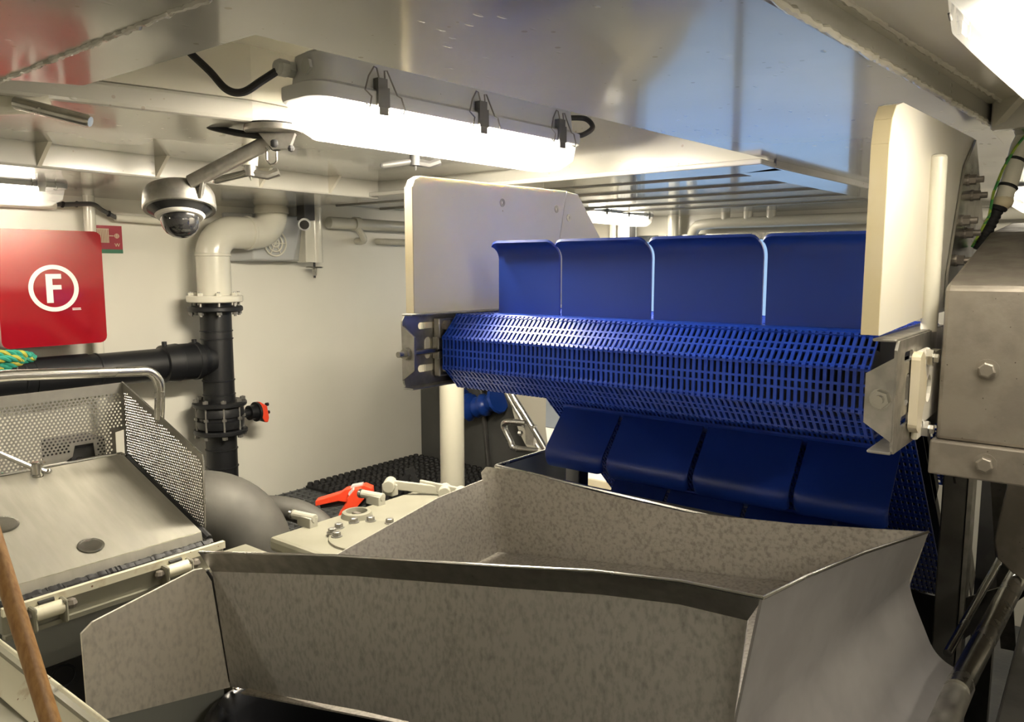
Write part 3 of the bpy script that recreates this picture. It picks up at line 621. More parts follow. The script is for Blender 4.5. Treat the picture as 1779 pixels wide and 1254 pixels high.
# ------------------------------------------------------------------ fire cabinet, sign and pipes on the bulkhead
fc = thing('fire_cabinet', 'glossy red fire hose cabinet with white letter F in a ring', 'cabinet', (-2.75,1.05,1.36))
MB().bp((-2.85,.905,1.372),(-2.69,1.195,1.705)).build('body', 'red', fc, False, bevel=.004)
dr = plate(rrect(.895,1.352,1.208,1.718,.022), [], .028, frame((-2.674,0,0),(0,1,0),(0,0,1))).build('door', 'red', fc, True, bevel=.010)
FX = -2.6588
plate(circ(1.053,1.535,.074,48), [circ(1.053,1.535,.0605,48)], .0012, frame((FX,0,0),(0,1,0),(0,0,1))).build('ring_print', 'white', dr, False)
plate([(1.030,1.580),(1.076,1.580),(1.076,1.565),(1.049,1.565),(1.049,1.545),(1.075,1.545),(1.075,1.531),(1.049,1.531),(1.049,1.489),(1.030,1.489)], [], .0012, frame((FX,0,0),(0,1,0),(0,0,1))).build('letter_print', 'white', dr, False)
mb = MB()
for k in range(9): y = 1.104+k*.0029; mb.bp((FX-.0005,y,1.4675),(FX+.0005,y+.0021,1.4705)); 
mb.bp((FX-.0005,1.104,1.4635),(FX+.0005,1.1305,1.4658)).build('small_print', 'white', dr, False)
MB().bp((-2.70,.885,1.50),(-2.665,.897,1.60)).build('hinge', 'dark', fc, False)
sg = thing('fire_sign', 'maroon fire hose sign with reel symbol and letter W', 'sign', (-2.847,1.32,1.65))
MB().bp((-2.850,1.272,1.651),(-2.8475,1.368,1.749)).build('panel', 'maroon', sg, False)
MB().bp((-2.8478,1.272,1.651),(-2.8469,1.368,1.665)).build('strip', 'green', sg, False)
mb = MB()
for k in range(8): y = 1.281+k*.0052; mb.bp((-2.8478,y,1.688),(-2.8468,y+.0034,1.735))
mb.bp((-2.8478,1.279,1.735),(-2.8468,1.322,1.738)).build('reel_symbol', 'boardedge', sg, False)
mb = MB().bp((-2.8478,1.322,1.7115),(-2.8468,1.338,1.7145)).bp((-2.8478,1.343,1.7117),(-2.8468,1.355,1.7143)).bp((-2.8478,1.3477,1.706),(-2.8468,1.3503,1.720)).build('nozzle_symbol', 'boardedge', sg, False)
plate(circ(1.349,1.713,.0085,20), [circ(1.349,1.713,.0062,20)], .001, frame((-2.8473,0,0),(0,1,0),(0,0,1))).build('valve_symbol', 'boardedge', sg, False)
text_mb('W', .018, frame((-2.8473,1.349,1.680),(0,1,0),(0,0,1)), .0005).build('letter_print', 'boardedge', sg, False)
PX, PY, PR = -2.70, 1.634, .0575
vp = thing('drain_pipe', 'black plastic drain pipe with flanged valve and orange lever', 'pipe', (PX,PY,.6))
MB().cyl((PX,PY,.60),(PX,PY,1.46),PR,n=28).build('riser', 'black', vp)
for z in (1.36,1.33,1.17,1.115,.90,.83): MB().lathe([(PR,-.003),(PR+.0035,-.0015),(PR+.0035,.0015),(PR,.003)], (PX,PY,z), n=28).build('collar', 'black', vp)
def ring_flange(z0, z1, r, m): return MB().lathe([(PR-.002,z0),(r-.004,z0),(r,z0+.004),(r,z1-.004),(r-.004,z1),(PR-.002,z1)], (PX,PY,0), n=32).build('flange', m, vp)
ring_flange(1.435,1.455,.100,'black'); ring_flange(1.070,1.088,.100,'black'); ring_flange(.962,.980,.100,'black')
MB().lathe([(.060,1.455),(.060,1.49)], (PX,PY,0), n=28).build('neck', 'black', vp)
MB().lathe([(.060,.980),(.084,.985),(.088,1.0),(.088,1.015),(.080,1.02),(.080,1.028),(.088,1.033),(.088,1.05),(.084,1.065),(.060,1.070)], (PX,PY,0), n=32).build('valve_body', 'black', vp)
for k in range(8):
    a = 2*PI*(k+.5)/8; x = PX+.086*math.cos(a); y = PY+.086*math.sin(a)
    MB().cyl((x,y,1.418),(x,y,1.510),.0055,n=8).lathe([(.0105,1.424),(.0105,1.434)], (x,y,0), n=6).build('bolt', 'dullbolt', vp, False)
    MB().cyl((x,y,.948),(x,y,1.102),.004,n=8).lathe([(.0105,.950),(.0105,.961)], (x,y,0), n=6).lathe([(.0105,1.089),(.0105,1.100)], (x,y,0), n=6).lathe([(.009,1.02),(.009,1.03)], (x,y,0), n=6).build('bolt', 'dullbolt', vp, False)
MB().cyl((PX,PY+.08,1.022),(PX,PY+.155,1.022),.016,n=14).cyl((PX,PY+.125,1.022),(PX,PY+.155,1.022),.030,n=16).cyl((PX,PY+.155,1.022),(PX,PY+.165,1.022),.040,n=20).build('valve_stem', 'black', vp)
lv = MB().prism([(PX+.012,PY+.165,1.058),(PX+.012,PY+.172,1.062),(PX+.012,PY+.205,1.040),(PX+.012,PY+.212,.990),(PX+.012,PY+.206,.972),(PX+.012,PY+.190,.975),(PX+.012,PY+.170,1.01)], (-.024,0,0)).build('valve_lever', 'orange', vp, False, bevel=.004)
MB().prism([(PX+.010,PY+.166,1.02),(PX+.010,PY+.172,1.012),(PX+.010,PY+.192,.975),(PX+.010,PY+.166,.985)], (-.02,0,0)).cyl((PX,PY+.205,1.045),(PX,PY+.216,1.045),.007).cyl((PX,PY+.210,1.012),(PX,PY+.22,1.012),.007).build('lever_grip', 'black', lv, False)
HZ = 1.253
hpz = thing('branch_pipe', 'horizontal black plastic pipe joining the drain riser', 'pipe', (PX,.9,HZ))
MB().cyl((PX,.2,HZ),(PX,PY-.03,HZ),PR,n=28).build('run', 'black', hpz)
MB().lathe([(PR,0),(.068,.004),(.069,.03),(.071,.06),(.068,.062),(.068,.12),(.071,.122),(.071,.14),(.062,.150),(.050,.20)], (PX,1.41,HZ), (0,1,0), 28).build('coupling', 'black', hpz)
MB().cyl((PX,.985,HZ),(PX,1.155,HZ),PR+.004,n=28).build('sleeve', 'black', hpz)
for y in (.955,1.185): MB().lathe([(PR,-.004),(PR+.003,-.002),(PR+.003,.002),(PR,.004)], (PX,y,HZ), (0,1,0), 28).build('collar', 'black', hpz)
for y in (1.42,1.535): MB().cyl((PX+.01,y,HZ+.060),(PX+.01,y,HZ+.082),.009,n=10).build('terminal', 'black', hpz)
mb = MB(); random.seed(3)
for k in range(8):
    if k in (2,5): continue
    y = 1.015+k*.013; x = PX+PR+.0045; z = HZ+.004
    mb.tube([(x,y,z+random.uniform(-.004,.006)),(x,y+.004,z+random.uniform(-.004,.006)),(x,y+.007,z+random.uniform(-.005,.004))], .0007, 5)
mb.build('marker_scribble', 'white', hpz)
wp = thing('vent_pipe', 'cream painted pipe bending over from the drain flange to the deckhead', 'pipe', (PX,PY,1.475))
R = .062
path = [V((PX,PY,1.49)),V((PX,PY,1.60))]+arc((PX,PY+.09,1.645),(0,-1,0),(0,0,1),.09,0,90,10)+[V((PX,1.80,1.735))]+arc((PX,1.815,1.82),(0,0,-1),(0,1,0),.085,0,90,8)+[V((PX,1.90,1.86))]
MB().tube(path, R, 28).build('pipe', 'pipe_w', wp)
MB().lathe([(R,0),(R+.006,.004),(R+.006,.02),(R,.03)], (PX,1.90,1.815), (0,0,1), 28).build('socket', 'pipe_w', wp)
MB().lathe([(R,0),(R+.005,.003),(R+.005,.012),(R,.016)], (PX,1.78,1.735), (0,1,0), 28).build('socket', 'pipe_w', wp)
MB().lathe([(R,0),(R+.003,.002),(R+.003,.010),(R,.012)], (PX,PY,1.642), (0,0,1), 28).build('socket', 'pipe_w', wp)
MB().lathe([(R-.004,1.470),(.098,1.470),(.102,1.473),(.102,1.492),(.098,1.496),(R-.004,1.496)], (PX,PY,0), n=32).build('flange', 'pipe_w', wp)
for k in range(8):
    a = 2*PI*(k+.5)/8; MB().lathe([(.0105,1.496),(.0105,1.506)], (PX+.086*math.cos(a),PY+.086*math.sin(a),0), n=6).build('bolt_head', 'pipe_w', wp, False)
tag(MB().cyl((-2.80,1.238,.9),(-2.80,1.238,1.846),.0185,n=18).build('wall_pipe', 'pipe_w'), 'thin cream vertical pipe behind the red cabinet', 'pipe')
ct = thing('cable_tray_pipe', 'white conduit stubs with tied grey cable along the top of the wall', 'conduit', (-2.81,1.2,1.77))
MB().cyl((-2.81,.2,1.800),(-2.81,1.135,1.806),.014,n=14).build('conduit', 'pipe_w', ct)
MB().cyl((-2.81,1.33,1.776),(-2.81,1.60,1.768),.013,n=14).build('conduit', 'pipe_w', ct)
MB().tube(smooth_path([(-2.81,1.13,1.808),(-2.80,1.19,1.813),(-2.775,1.24,1.815),(-2.80,1.28,1.80),(-2.81,1.335,1.775)]), .008, 8).build('cable', 'greydark', ct)
for y, z in ((1.155,1.810),(1.20,1.814),(1.305,1.788)): MB().lathe([(.0105,-.003),(.0105,.003)], (-2.803,y,z), (0,1,-.2), 10).build('zip_tie', 'rubber', ct)
# wall box, bullet camera, cover with hand wheel, rails
wbx = thing('wall_speaker_box', 'grey-white plastic wall box with round grille behind the bent pipe', 'speaker', (-2.80,1.96,1.62))
MB().prism([(-2.85,1.77,1.625),(-2.85,2.16,1.625),(-2.85,2.16,1.82),(-2.85,1.77,1.82)], (.02,0,0)).rings([[V((-2.83,1.77,1.625)),V((-2.83,2.15,1.625)),V((-2.83,2.17,1.82)),V((-2.83,1.77,1.82))],[V((-2.745,1.84,1.630)),V((-2.745,2.03,1.630)),V((-2.745,2.085,1.815)),V((-2.745,1.84,1.815))]]).build('body', 'grey', wbx, False, bevel=.006)
for r in (.052,.034,.017): MB().tube([V((-2.738,1.94+r*math.cos(2*PI*i/24),1.70+r*math.sin(2*PI*i/24))) for i in range(24)], .004, 6, True).build('grille_ring', 'pipe_w', wbx)
for a in (0,60,120):
    c = math.cos(math.radians(a))*.052; s_ = math.sin(math.radians(a))*.052; MB().cyl((-2.738,1.94-c,1.70-s_),(-2.738,1.94+c,1.70+s_),.003,n=6).build('grille_bar', 'pipe_w', wbx)
bc = thing('bullet_camera', 'small black bullet camera under the beam near the wall', 'camera', (-2.62,1.93,1.76))
MB().cyl((-2.60,1.985,1.776),(-2.53,1.93,1.768),.024,n=18).build('barrel', 'grey', bc)
MB().cyl((-2.534,1.933,1.768),(-2.526,1.927,1.767),.018,n=18).build('lens', 'smoke', bc)
MB().bp((-2.63,1.97,1.79),(-2.58,2.02,1.853)).build('bracket', 'dark', bc, False)
vc = thing('valve_cover', 'cream box cover with small hand wheel hanging beside the wall', 'cover', (-2.74,2.14,1.6))
MB().bp((-2.80,2.09,1.622),(-2.735,2.14,1.86)).build('cover_side', 'pipe_w', vc, False, bevel=.004)
MB().cyl((-2.775,2.165,1.622),(-2.775,2.165,1.86),.036,n=18).build('cover_round', 'pipe_w', vc)
MB().cyl((-2.765,2.155,1.555),(-2.765,2.155,1.625),.005,n=8).build('spindle', 'dark', vc)
MB().lathe([(.036,0),(.038,.003),(.036,.006)], (-2.765,2.155,1.598), n=20).cyl((-2.765,2.155,1.565),(-2.765,2.155,1.60),.008,.012,n=10).build('hand_wheel', 'bright', vc)
rl = thing('wall_rail_pipe', 'cream horizontal pipe along the top of the wall left of the white board', 'pipe', (-2.78,2.6,1.79))
MB().cyl((-2.79,2.26,1.800),(-2.79,3.9,1.800),.026,n=18).build('pipe', 'pipe_w', rl)
MB().lathe([(.032,-.016),(.032,.016)], (-2.79,2.42,1.80), (0,1,0), 18).build('clamp', 'pipe_w', rl)
MB().tube(smooth_path([(-2.79,2.42,1.79),(-2.76,2.43,1.745),(-2.79,2.46,1.725),(-2.85,2.47,1.725)]), .016, 10).build('hook', 'pipe_w', rl)
tag(MB().tube([(-2.85,2.60,1.725),(-2.82,2.60,1.725),(-2.81,2.62,1.725),(-2.81,3.4,1.725),(-2.85,3.42,1.725)], .015, 12).build('grab_rail', 'pipe_w'), 'short cream grab rail on the wall left of the white board', 'rail')
# ------------------------------------------------------------------ dome camera and deckhead hardware
dc = thing('dome_camera', 'steel-ringed dark dome camera hanging on a stainless arm', 'camera', (-1.475,1.04,1.90))
ax = V((.30*.873,-.30*.49,-1)).normalized(); o = V((-1.690,.946,1.752))
MB().lathe([(.01,-.030),(.060,-.030),(.070,-.024),(.076,-.012),(.0785,.020),(.0765,.024),(.072,.024)], o, ax, 36).build('housing', 'steel', dc)
MB().lathe([(.073,.018),(.072,.022),(.052,.036),(.040,.036)], o, ax, 36).build('skirt_ring', 'tub', dc)
MB().lathe([(.050,.033),(.0535,.037),(.049,.042),(.040,.043)], o, ax, 36).build('trim_ring', 'white', dc)
MB().lathe([(.0425,.036),(.0415,.052),(.0375,.066),(.030,.077),(.019,.084),(.008,.087),(.0002,.0875)], o, ax, 32).build('dome', 'smoke', dc)
A0, A1 = V((-1.476,1.062,1.885)), V((-1.628,.94,1.787))
MB().cyl(A0, A1, .0165, n=20).build('arm', 'steel', dc)
MB().cyl(A1, A1+(A1-A0)*.01, .0135, n=16).build('arm_end', 'drum', dc)
for d in (-.014,.014):
    MB().beam(V((-1.612,.950,1.792))+V((.7,.7,0))*d*.7, V((-1.622,.942,1.752))+V((.7,.7,0))*d, .007,.016,(.6,-.7,0)).build('strut', 'steel', dc, False, bevel=.001)
MB().lathe([(.060,0),(.062,.004),(.060,.012)], (-1.468,1.045,1.892), (0,0,1), 32).build('mount_plate', 'steel', dc)
MB().lathe([(.058,0),(.056,.006)], (-1.468,1.045,1.902), (0,0,1), 32).build('mount_pad', 'rubber', dc)
MB().prism([(-1.500,1.035,1.890),(-1.440,1.085,1.890),(-1.450,1.077,1.858),(-1.478,1.054,1.855)], (.012,-.014,0)).build('mount_bracket', 'steel', dc, False)
MB().tube(smooth_path([(-1.628,.945,1.785),(-1.645,.932,1.778),(-1.660,.925,1.765)]), .006, 10).build('cable_stub', 'rubber', dc)
MB().tube(smooth_path([(-1.598,.975,1.918),(-1.594,.972,1.908),(-1.55,1.0,1.895),(-1.515,1.022,1.888),(-1.480,1.048,1.882),(-1.458,1.062,1.872)]), .0075, 10).build('safety_strap', 'rubber', dc)
MB().ball((-1.470,1.052,1.868),.016,10).build('strap_knot', 'rubber', dc); MB().ball((-1.438,1.068,1.858),.008,8).build('strap_end', 'rubber', dc)
r1 = arc((-1.478,1.046,1.863),(-.76,-.65,0),(0,0,1),.011,180,0,8)+arc((-1.478,1.046,1.836),(-.76,-.65,0),(0,0,1),.011,0,-180,8)
MB().tube(r1, .0024, 8, True).build('snap_hook', 'bright', dc)
def lever(name, label, stub, base, a, b, m, mk):
    t = thing(name, label, 'lever', base)
    MB().cyl(stub, base, .022, .018, n=16).build('stub', 'pipe_w', t)
    p = V(base); MB().cyl(p+V((0,0,.004)), p-V((0,0,.026)), .0155, n=14).lathe([(.006,0),(.001,.012)], p-V((0,0,.026)), (0,0,-1), 8).build('hub', mk, t)
    MB().tube([a, V(a).lerp(V(b),.02), V(b)], [.007,.0095,.0095], 14).ball(a,.0085,10).build('handle', m, t)
    MB().tube([V(b), V(b)+V((.035,.03,-.008)), V(b)+V((.055,.05,.002))], .011, 8).build('toggle', mk, t)
    return t
lever('hatch_lever', 'steel hatch lever under the deckhead beside the dome camera', (-1.790,1.203,1.908),(-1.789,1.201,1.862),(-1.858,1.142,1.824),(-1.79,1.198,1.845),'bright','steel')
lever('hatch_lever', 'dark hatch lever just below the long light fitting', (-1.489,1.503,1.908),(-1.489,1.501,1.895),(-1.557,1.447,1.869),(-1.495,1.495,1.880),'greydark','dark')
lb = thing('polished_bar', 'polished round steel bar ending below the cream pipe at upper left', 'bar', (-1.53,.61,1.88))
MB().tube([(-1.575,.582,1.893),(-1.472,.657,1.861),(-1.467,.661,1.859)], [.0115,.0115,.009], 16).build('bar', 'bright', lb)
tag(MB().tube(smooth_path([(-1.70,.46,1.885),(-1.64,.535,1.892),(-1.60,.60,1.900),(-1.58,.64,1.912)]), .022, 16).build('deckhead_pipe', 'pipe_w'), 'cream painted pipe along the deckhead at the left edge', 'pipe')
# ------------------------------------------------------------------ behind the belt
cl = thing('steel_column', 'cream painted square column behind the white side board', 'column', (-2.4,3.85,0))
MB().bp((-2.50,3.80,0),(-2.225,3.98,1.886)).build('shaft', 'paint', cl, False, bevel=.006)
MB().bp((-2.235,3.77,0),(-2.215,3.80,1.886)).build('edge_strip', 'paint', cl, False)
jb = thing('junction_box', 'grey junction box with round knockouts on the column', 'box', (-2.16,3.82,1.6))
MB().bp((-2.205,3.80,1.62),(-2.125,3.88,1.90)).build('box', 'grey', jb, False, bevel=.004)
for k in range(6):
    for i in range(2):
        MB().lathe([(.014,0),(.014,.004),(.011,.004),(.011,.001)], (-2.184+i*.038,3.80,1.66+k*.042), (0,-1,0), 12).build('knockout', 'grey', jb, False)
MB().bp((-2.122,3.79,1.60),(-2.108,3.83,1.9)).build('strip', 'dark', jb, False)
rp = thing('rear_pipe', 'cream pipe running across the top of the rear bulkhead', 'pipe', (-1.3,3.9,1.8))
MB().tube(smooth_path([(-1.83,3.93,1.70),(-1.80,3.92,1.80),(-1.72,3.9,1.828),(-1.4,3.9,1.83),(-.3,3.9,1.83)]), .028, 14).build('pipe', 'pipe_w', rp)
for x in (-1.62,-1.50,-1.38): MB().cyl((x,3.9,1.83),(x,3.9,1.886),.024,n=12).build('riser', 'pipe_w', rp)
MB().cyl((-1.93,3.93,1.70),(-1.93,3.93,1.886),.03,n=12).build('riser', 'pipe_w', rp)
pl = thing('support_post', 'cream round post under the left end of the belt', 'post', (-1.60,1.757,0))
MB().cyl((-1.60,1.757,0),(-1.60,1.757,1.72),.038,n=28).build('post', 'post', pl)
MB().lathe([(.06,0),(.06,.012)], (-1.60,1.757,.0), n=20).build('foot', 'beige', pl)
dk = thing('dark_block', 'dark grey block put in for the dark space behind the cream post', 'cabinet', (-2.3,3.0,0))  # added dark box where the space beyond the wall lies in darkness
MB().bp((-2.845,2.88,.0),(-2.05,3.4,1.30)).build('body', 'darkwall', dk, False, bevel=.004)
MB().cyl((-2.36,2.86,.60),(-2.42,2.87,1.05),.012,n=8).build('stripe_rail', 'frame', dk)
dd = thing('round_drum', 'pale round drum end behind the tubular guard', 'drum', (-1.78,2.7,.6))
MB().cyl((-1.72,2.72,1.06),(-1.72,2.86,1.06),.40,n=48).build('drum', 'paint', dd)
MB().bp((-1.9,2.74,0),(-1.5,2.86,.72)).build('cradle', 'darkwall', dd, False)
tg = thing('tubular_guard', 'bent stainless tube guard with handle beyond the post', 'guard', (-1.6,2.15,0))
MB().tube(smooth_path([(-1.74,2.15,1.30),(-1.68,2.15,1.17),(-1.60,2.15,1.07),(-1.514,2.15,.963),(-1.49,2.15,.90),(-1.49,2.15,0)]), .012, 12).build('tube', 'bright', tg)
MB().tube(smooth_path([(-1.76,2.16,1.30),(-1.71,2.16,1.17),(-1.63,2.16,1.06),(-1.545,2.16,.955)]), .008, 10).build('inner_tube', 'steel', tg)
MB().tube(smooth_path([(-1.60,2.14,1.055),(-1.665,2.12,1.055),(-1.68,2.12,1.035),(-1.65,2.12,.985),(-1.63,2.12,.965),(-1.54,2.14,.965)]), .012, 12).build('handle', 'bright', tg)
MB().bp((-1.60,2.14,.98),(-1.565,2.165,1.05)).build('latch_plate', 'steel', tg, False); MB().ball((-1.615,2.13,1.02),.011,8).build('latch_knob', 'bright', tg)
ch = thing('daylit_chute', 'blue-grey steel chute lit by daylight behind the belt', 'chute', (-1.45,2.5,0))
MB().sheet([(-1.66,2.35,1.0),(-1.19,2.35,1.0),(-1.19,2.64,1.26),(-1.86,2.64,1.26)], .006).build('slope', 'hull', ch, False)
MB().sheet([(-1.53,2.20,.88),(-1.19,2.20,.88),(-1.19,2.35,.997),(-1.66,2.35,.997)], .006).build('apron', 'white', ch, False)
MB().bp((-1.53,2.185,.862),(-1.19,2.205,.884)).build('edge_strip', 'boardedge', ch, False)
MB().bp((-1.4,2.40,0),(-1.34,2.45,1.03)).build('leg', 'frame', ch, False)
ta = thing('blue_sleeve', 'crumpled blue plastic sleeve hanging behind the post', 'sleeve', (-2.425,2.830,0.907))
random.seed(5); secs = []
pp = smooth_path([(-2.587,2.830,1.046),(-2.529,2.818,0.953),(-2.437,2.818,0.919),(-2.356,2.830,0.942),(-2.275,2.830,0.976)], 5)
MB().tube(pp, [.062*random.uniform(.6,1.15) for _ in pp], 12).build('sleeve', 'tarp', ta, ang=60)
MB().tube([(-2.449,2.841,1.057),(-2.379,2.841,1.022),(-2.287,2.841,1.034)], .012, 8).build('hose_fitting', 'dark', ta)
# ------------------------------------------------------------------ hatch station at the left
hs = thing('hatch_housing', 'cream hatch frame with stainless lid and hinge lugs', 'hatch', (-1.6,.55,0))
SL = -.356
def zc(x): return 1.178+SL*(x+1.75)
MB().prism([(-1.77,.436,1.0),(-1.77,.436,1.15),(-1.752,.436,1.15),(-1.752,.436,1.035),(-1.432,.436,1.003),(-1.428,.436,1.030),(-1.388,.436,1.048),(-1.388,.436,1.0)], (0,.399,0)).build('frame', 'beige', hs, False, bevel=.004)
MB().bp((-1.392,.436,1.036),(-1.383,.835,1.050)).build('rim', 'beige_worn', hs, False)
MB().bp((-1.395,.436,.996),(-1.380,.835,1.004)).build('lower_edge', 'beige', hs, False)
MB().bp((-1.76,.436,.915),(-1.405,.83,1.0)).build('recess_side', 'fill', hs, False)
bk = MB().bp((-1.75,.436,.0),(-1.403,.82,.915)).build('black_base', 'drum', hs, False)
MB().tube(arc((-1.4015,.525,.890),(0,1,0),(0,0,1),.020,-110,150,12), .002, 6).tube([(-1.4015,.478,.895),(-1.4015,.494,.895),(-1.4015,.490,.86)], .002, 6).build('embossed_mark', 'tub', bk)
# lid with round holes, folded front skirt, black seal
def lidp(x, y): return (x, y)
LM = frame((-1.75,0,1.178), (0,1,0), (1,0,SL)); k = math.sqrt(1+SL*SL)
lid = plate([(.44,.0),(.806,.0),(.812,.006),(.812,.318*k),(.44,.318*k)], [circ(.617,.273*k,.019,24),circ(.516,.152*k,.022,24),circ(.628,.018*k,.012,16)], .004, LM).build('lid', 'lid_steel', hs, False)
MB().sheet([(-1.432,.44,zc(-1.432)),(-1.432,.812,zc(-1.432)),(-1.428,.812,zc(-1.432)-.020),(-1.428,.44,zc(-1.432)-.020)], .003).build('skirt', 'lid_steel', lid, False)
for x, y, r in ((-1.477,.617,.019),(-1.598,.516,.022)):
    nz = V((SL,0,-1)).normalized(); MB().lathe([(r+.004,-.004),(r,-.0045),(r-.002,.0),(r-.001,.020),(r+.001,.020)], (x,y,zc(x)), nz, 24).build('collar', 'bright', lid)
pts = [(-1.412+random.uniform(-.0006,.0006),.44+i*.0032,1.041+random.uniform(-.0008,.0008)) for i in range(120)]
MB().tube(pts, [.0125*random.uniform(.93,1.07) for _ in pts], 8).build('seal', 'rubber', hs)
MB().tube([(-1.745,.822,1.170),(-1.42,.822,1.052)], .007, 8).build('seal', 'rubber', hs)
MB().tube([(-1.768,.44,1.178),(-1.768,.80,1.178),(-1.762,.815,1.178),(-1.75,.82,1.174)], .004, 8).build('back_bead', 'bright', hs)
for y in (.50,.728):
    hg = MB().cyl((-1.374,y-.022,1.028),(-1.374,y+.022,1.028),.0125,n=14).build('hinge', 'beige_worn', hs)
    for d in (-.024,.024):
        MB().bp((-1.390,y+d-.004,1.0),(-1.362,y+d+.004,1.042)).build('lug', 'beige', hg, False, bevel=.004)
    MB().cyl((-1.374,y-.038,1.028),(-1.374,y+.038,1.028),.0065,n=8).ball((-1.374,y+.036,1.028),.010,8).ball((-1.374,y-.036,1.028),.009,8).build('pin', 'box', hg)
    MB().prism([(-1.40,y-.015,1.047),(-1.40,y+.015,1.047),(-1.378,y+.012,1.040),(-1.378,y-.012,1.040)], (0,0,.004)).build('strap', 'dark', hg, False)
th = thing('t_handle', 'stainless T-handle screwed into the hatch lid', 'handle', (-1.735,.628,1.172))
MB().lathe([(.0125,0),(.0125,.006),(.0105,.008),(.0105,.030),(.008,.033)], (-1.735,.628,1.168), (0,0,1), 18).build('boss', 'bright', th)
MB().tube([(-1.735,.552,1.240),(-1.735,.625,1.188),(-1.733,.648,1.176)], .0052, 10).build('bar', 'bright', th)
MB().ball((-1.733,.650,1.176),.0075,10).build('bar_end', 'bright', th)
# perforated splash guard
pg = thing('perforated_guard', 'perforated stainless splash guard with bent tube rail on the hatch', 'guard', (-1.7,.6,1.17))
def perf(outline, x0, x1, y0, y1, test, t, Mw, px=.0083, py=.0066, r=.0028):
    hs_ = []; j = 0; y = y0
    while y < y1:
        x = x0+(px/2 if j % 2 else 0)
        while x < x1:
            if test(x, y): hs_.append(circ(x, y, r, 6))
            x += px
        y += py; j += 1
    return plate(outline, hs_, t, Mw)
notch = lambda y, z: not (z < 1.170 or (.708 < y < .766 and z < 1.218) or (y > .802 and z < 1.238) or (.66 < y < .72 and z < 1.196))
out = [(.10,1.340),(.832,1.340),(.832,1.232),(.808,1.228),(.808,1.180),(.762,1.183),(.759,1.213),(.720,1.213),(.714,1.190),(.68,1.172),(.60,1.165),(.10,1.165)]
perf(out, .30, .826, 1.176, 1.318, lambda y, z: notch(y, z), .002, frame((-1.770,0,0),(0,1,0),(0,0,1))).build('back_sheet', 'guard', pg, False)
s0, s1 = V((-1.768,1.342)), V((-1.443,1.221)); b0, b1 = V((-1.775,1.168)), V((-1.452,1.030))
def inside(x, z):
    f = (x+1.768)/.325; zt = 1.342+(1.221-1.342)*f; zb = 1.170+(1.034-1.170)*f
    return .02 < f < .985 and zb+.012 < z < zt-.016
perf([tuple(s0),tuple(s1),(-1.441,1.215),tuple(b1),tuple(b0)], -1.76, -1.445, 1.04, 1.335, inside, .002, frame((0,.830,0),(1,0,0),(0,0,1)), .0072, .0060, .0021).build('side_sheet', 'guard', pg, False)
MB().tube([(-1.768,.83,1.342),(-1.443,.83,1.221),(-1.441,.83,1.21),(-1.449,.83,1.034)], .0016, 6).build('edge', 'bright', pg)
rp_ = [(-1.60,.10,1.410),(-1.60,.55,1.402),(-1.60,.76,1.386)]+[tuple(q) for q in arc((-1.60,.79,1.345),(0,0,1),(0,1,0),.040,15,90,6)]+[(-1.61,.832,1.30),(-1.615,.832,1.275)]
MB().tube(rp_, .0105, 14).build('rail', 'bright', pg)
# bits behind the guard
eb = thing('motor_block', 'black motor block seen through the notch of the perforated guard', 'motor', (-1.86,.75,1.1))
MB().bp((-1.90,.70,1.0),(-1.80,.80,1.215)).build('block', 'rubber', eb, False, bevel=.004); MB().bp((-1.80,.72,1.17),(-1.79,.79,1.20)).build('clamp', 'dark', eb, False)
MB().cyl((-1.795,.735,1.178),(-1.785,.735,1.178),.006,n=8).build('screw', 'bright', eb); MB().bp((-1.90,.70,0),(-1.82,.80,1.0)).build('pedestal', 'dark', eb, False)
def rope(name, label, pts, r, mats):
    t = thing(name, label, 'rope', pts[0]); p = smooth_path(pts, 10)
    for s_ in range(3):
        q = []
        for i, c in enumerate(p):
            a = i*.7+s_*2.094; d = (p[min(i+1,len(p)-1)]-p[max(i-1,0)]).normalized(); u = d.orthogonal().normalized(); w = d.cross(u); q.append(c+(u*math.cos(a)+w*math.sin(a))*r*.5)
        MB().tube(q, r*.62, 7).build('strand', mats[s_], t)
    return t
rope('green_rope', 'upper loop of green and yellow rope on the black pipe', [(-2.62,.80,1.335),(-2.62,.87,1.343),(-2.62,.93,1.338),(-2.615,.962,1.326),(-2.62,.93,1.318),(-2.62,.86,1.312),(-2.62,.80,1.305)], .0115, ('rope','rope','ropey'))
rope('green_rope', 'middle loop of green rope on the black pipe', [(-2.61,.80,1.325),(-2.605,.88,1.329),(-2.605,.93,1.322),(-2.61,.90,1.308),(-2.61,.84,1.300),(-2.61,.80,1.29)], .0105, ('rope','ropey','rope'))
rope('green_rope', 'lowest end of green rope under the black pipe loops', [(-2.61,.80,1.285),(-2.605,.86,1.290),(-2.61,.895,1.287)], .0105, ('rope','rope','rope'))
tag(MB().tube([V((-2.625,.908+.012*math.cos(2*PI*i/16),1.296+.014*math.sin(2*PI*i/16))) for i in range(16)], .0025, 8, True).build('steel_ring', 'bright'), 'small steel ring hanging beside the green rope', 'ring')
rope('rope_end', 'frayed green rope end behind the perforated guard', [(-1.80,.45,1.165),(-1.795,.55,1.170),(-1.80,.60,1.160)], .012, ('rope','rope','rope'))
rope('rope_end', 'frayed beige rope behind the hatch lid', [(-1.80,.62,1.168),(-1.79,.66,1.176),(-1.80,.70,1.165)], .010, ('rope_beige','rope_beige','rope_beige'))
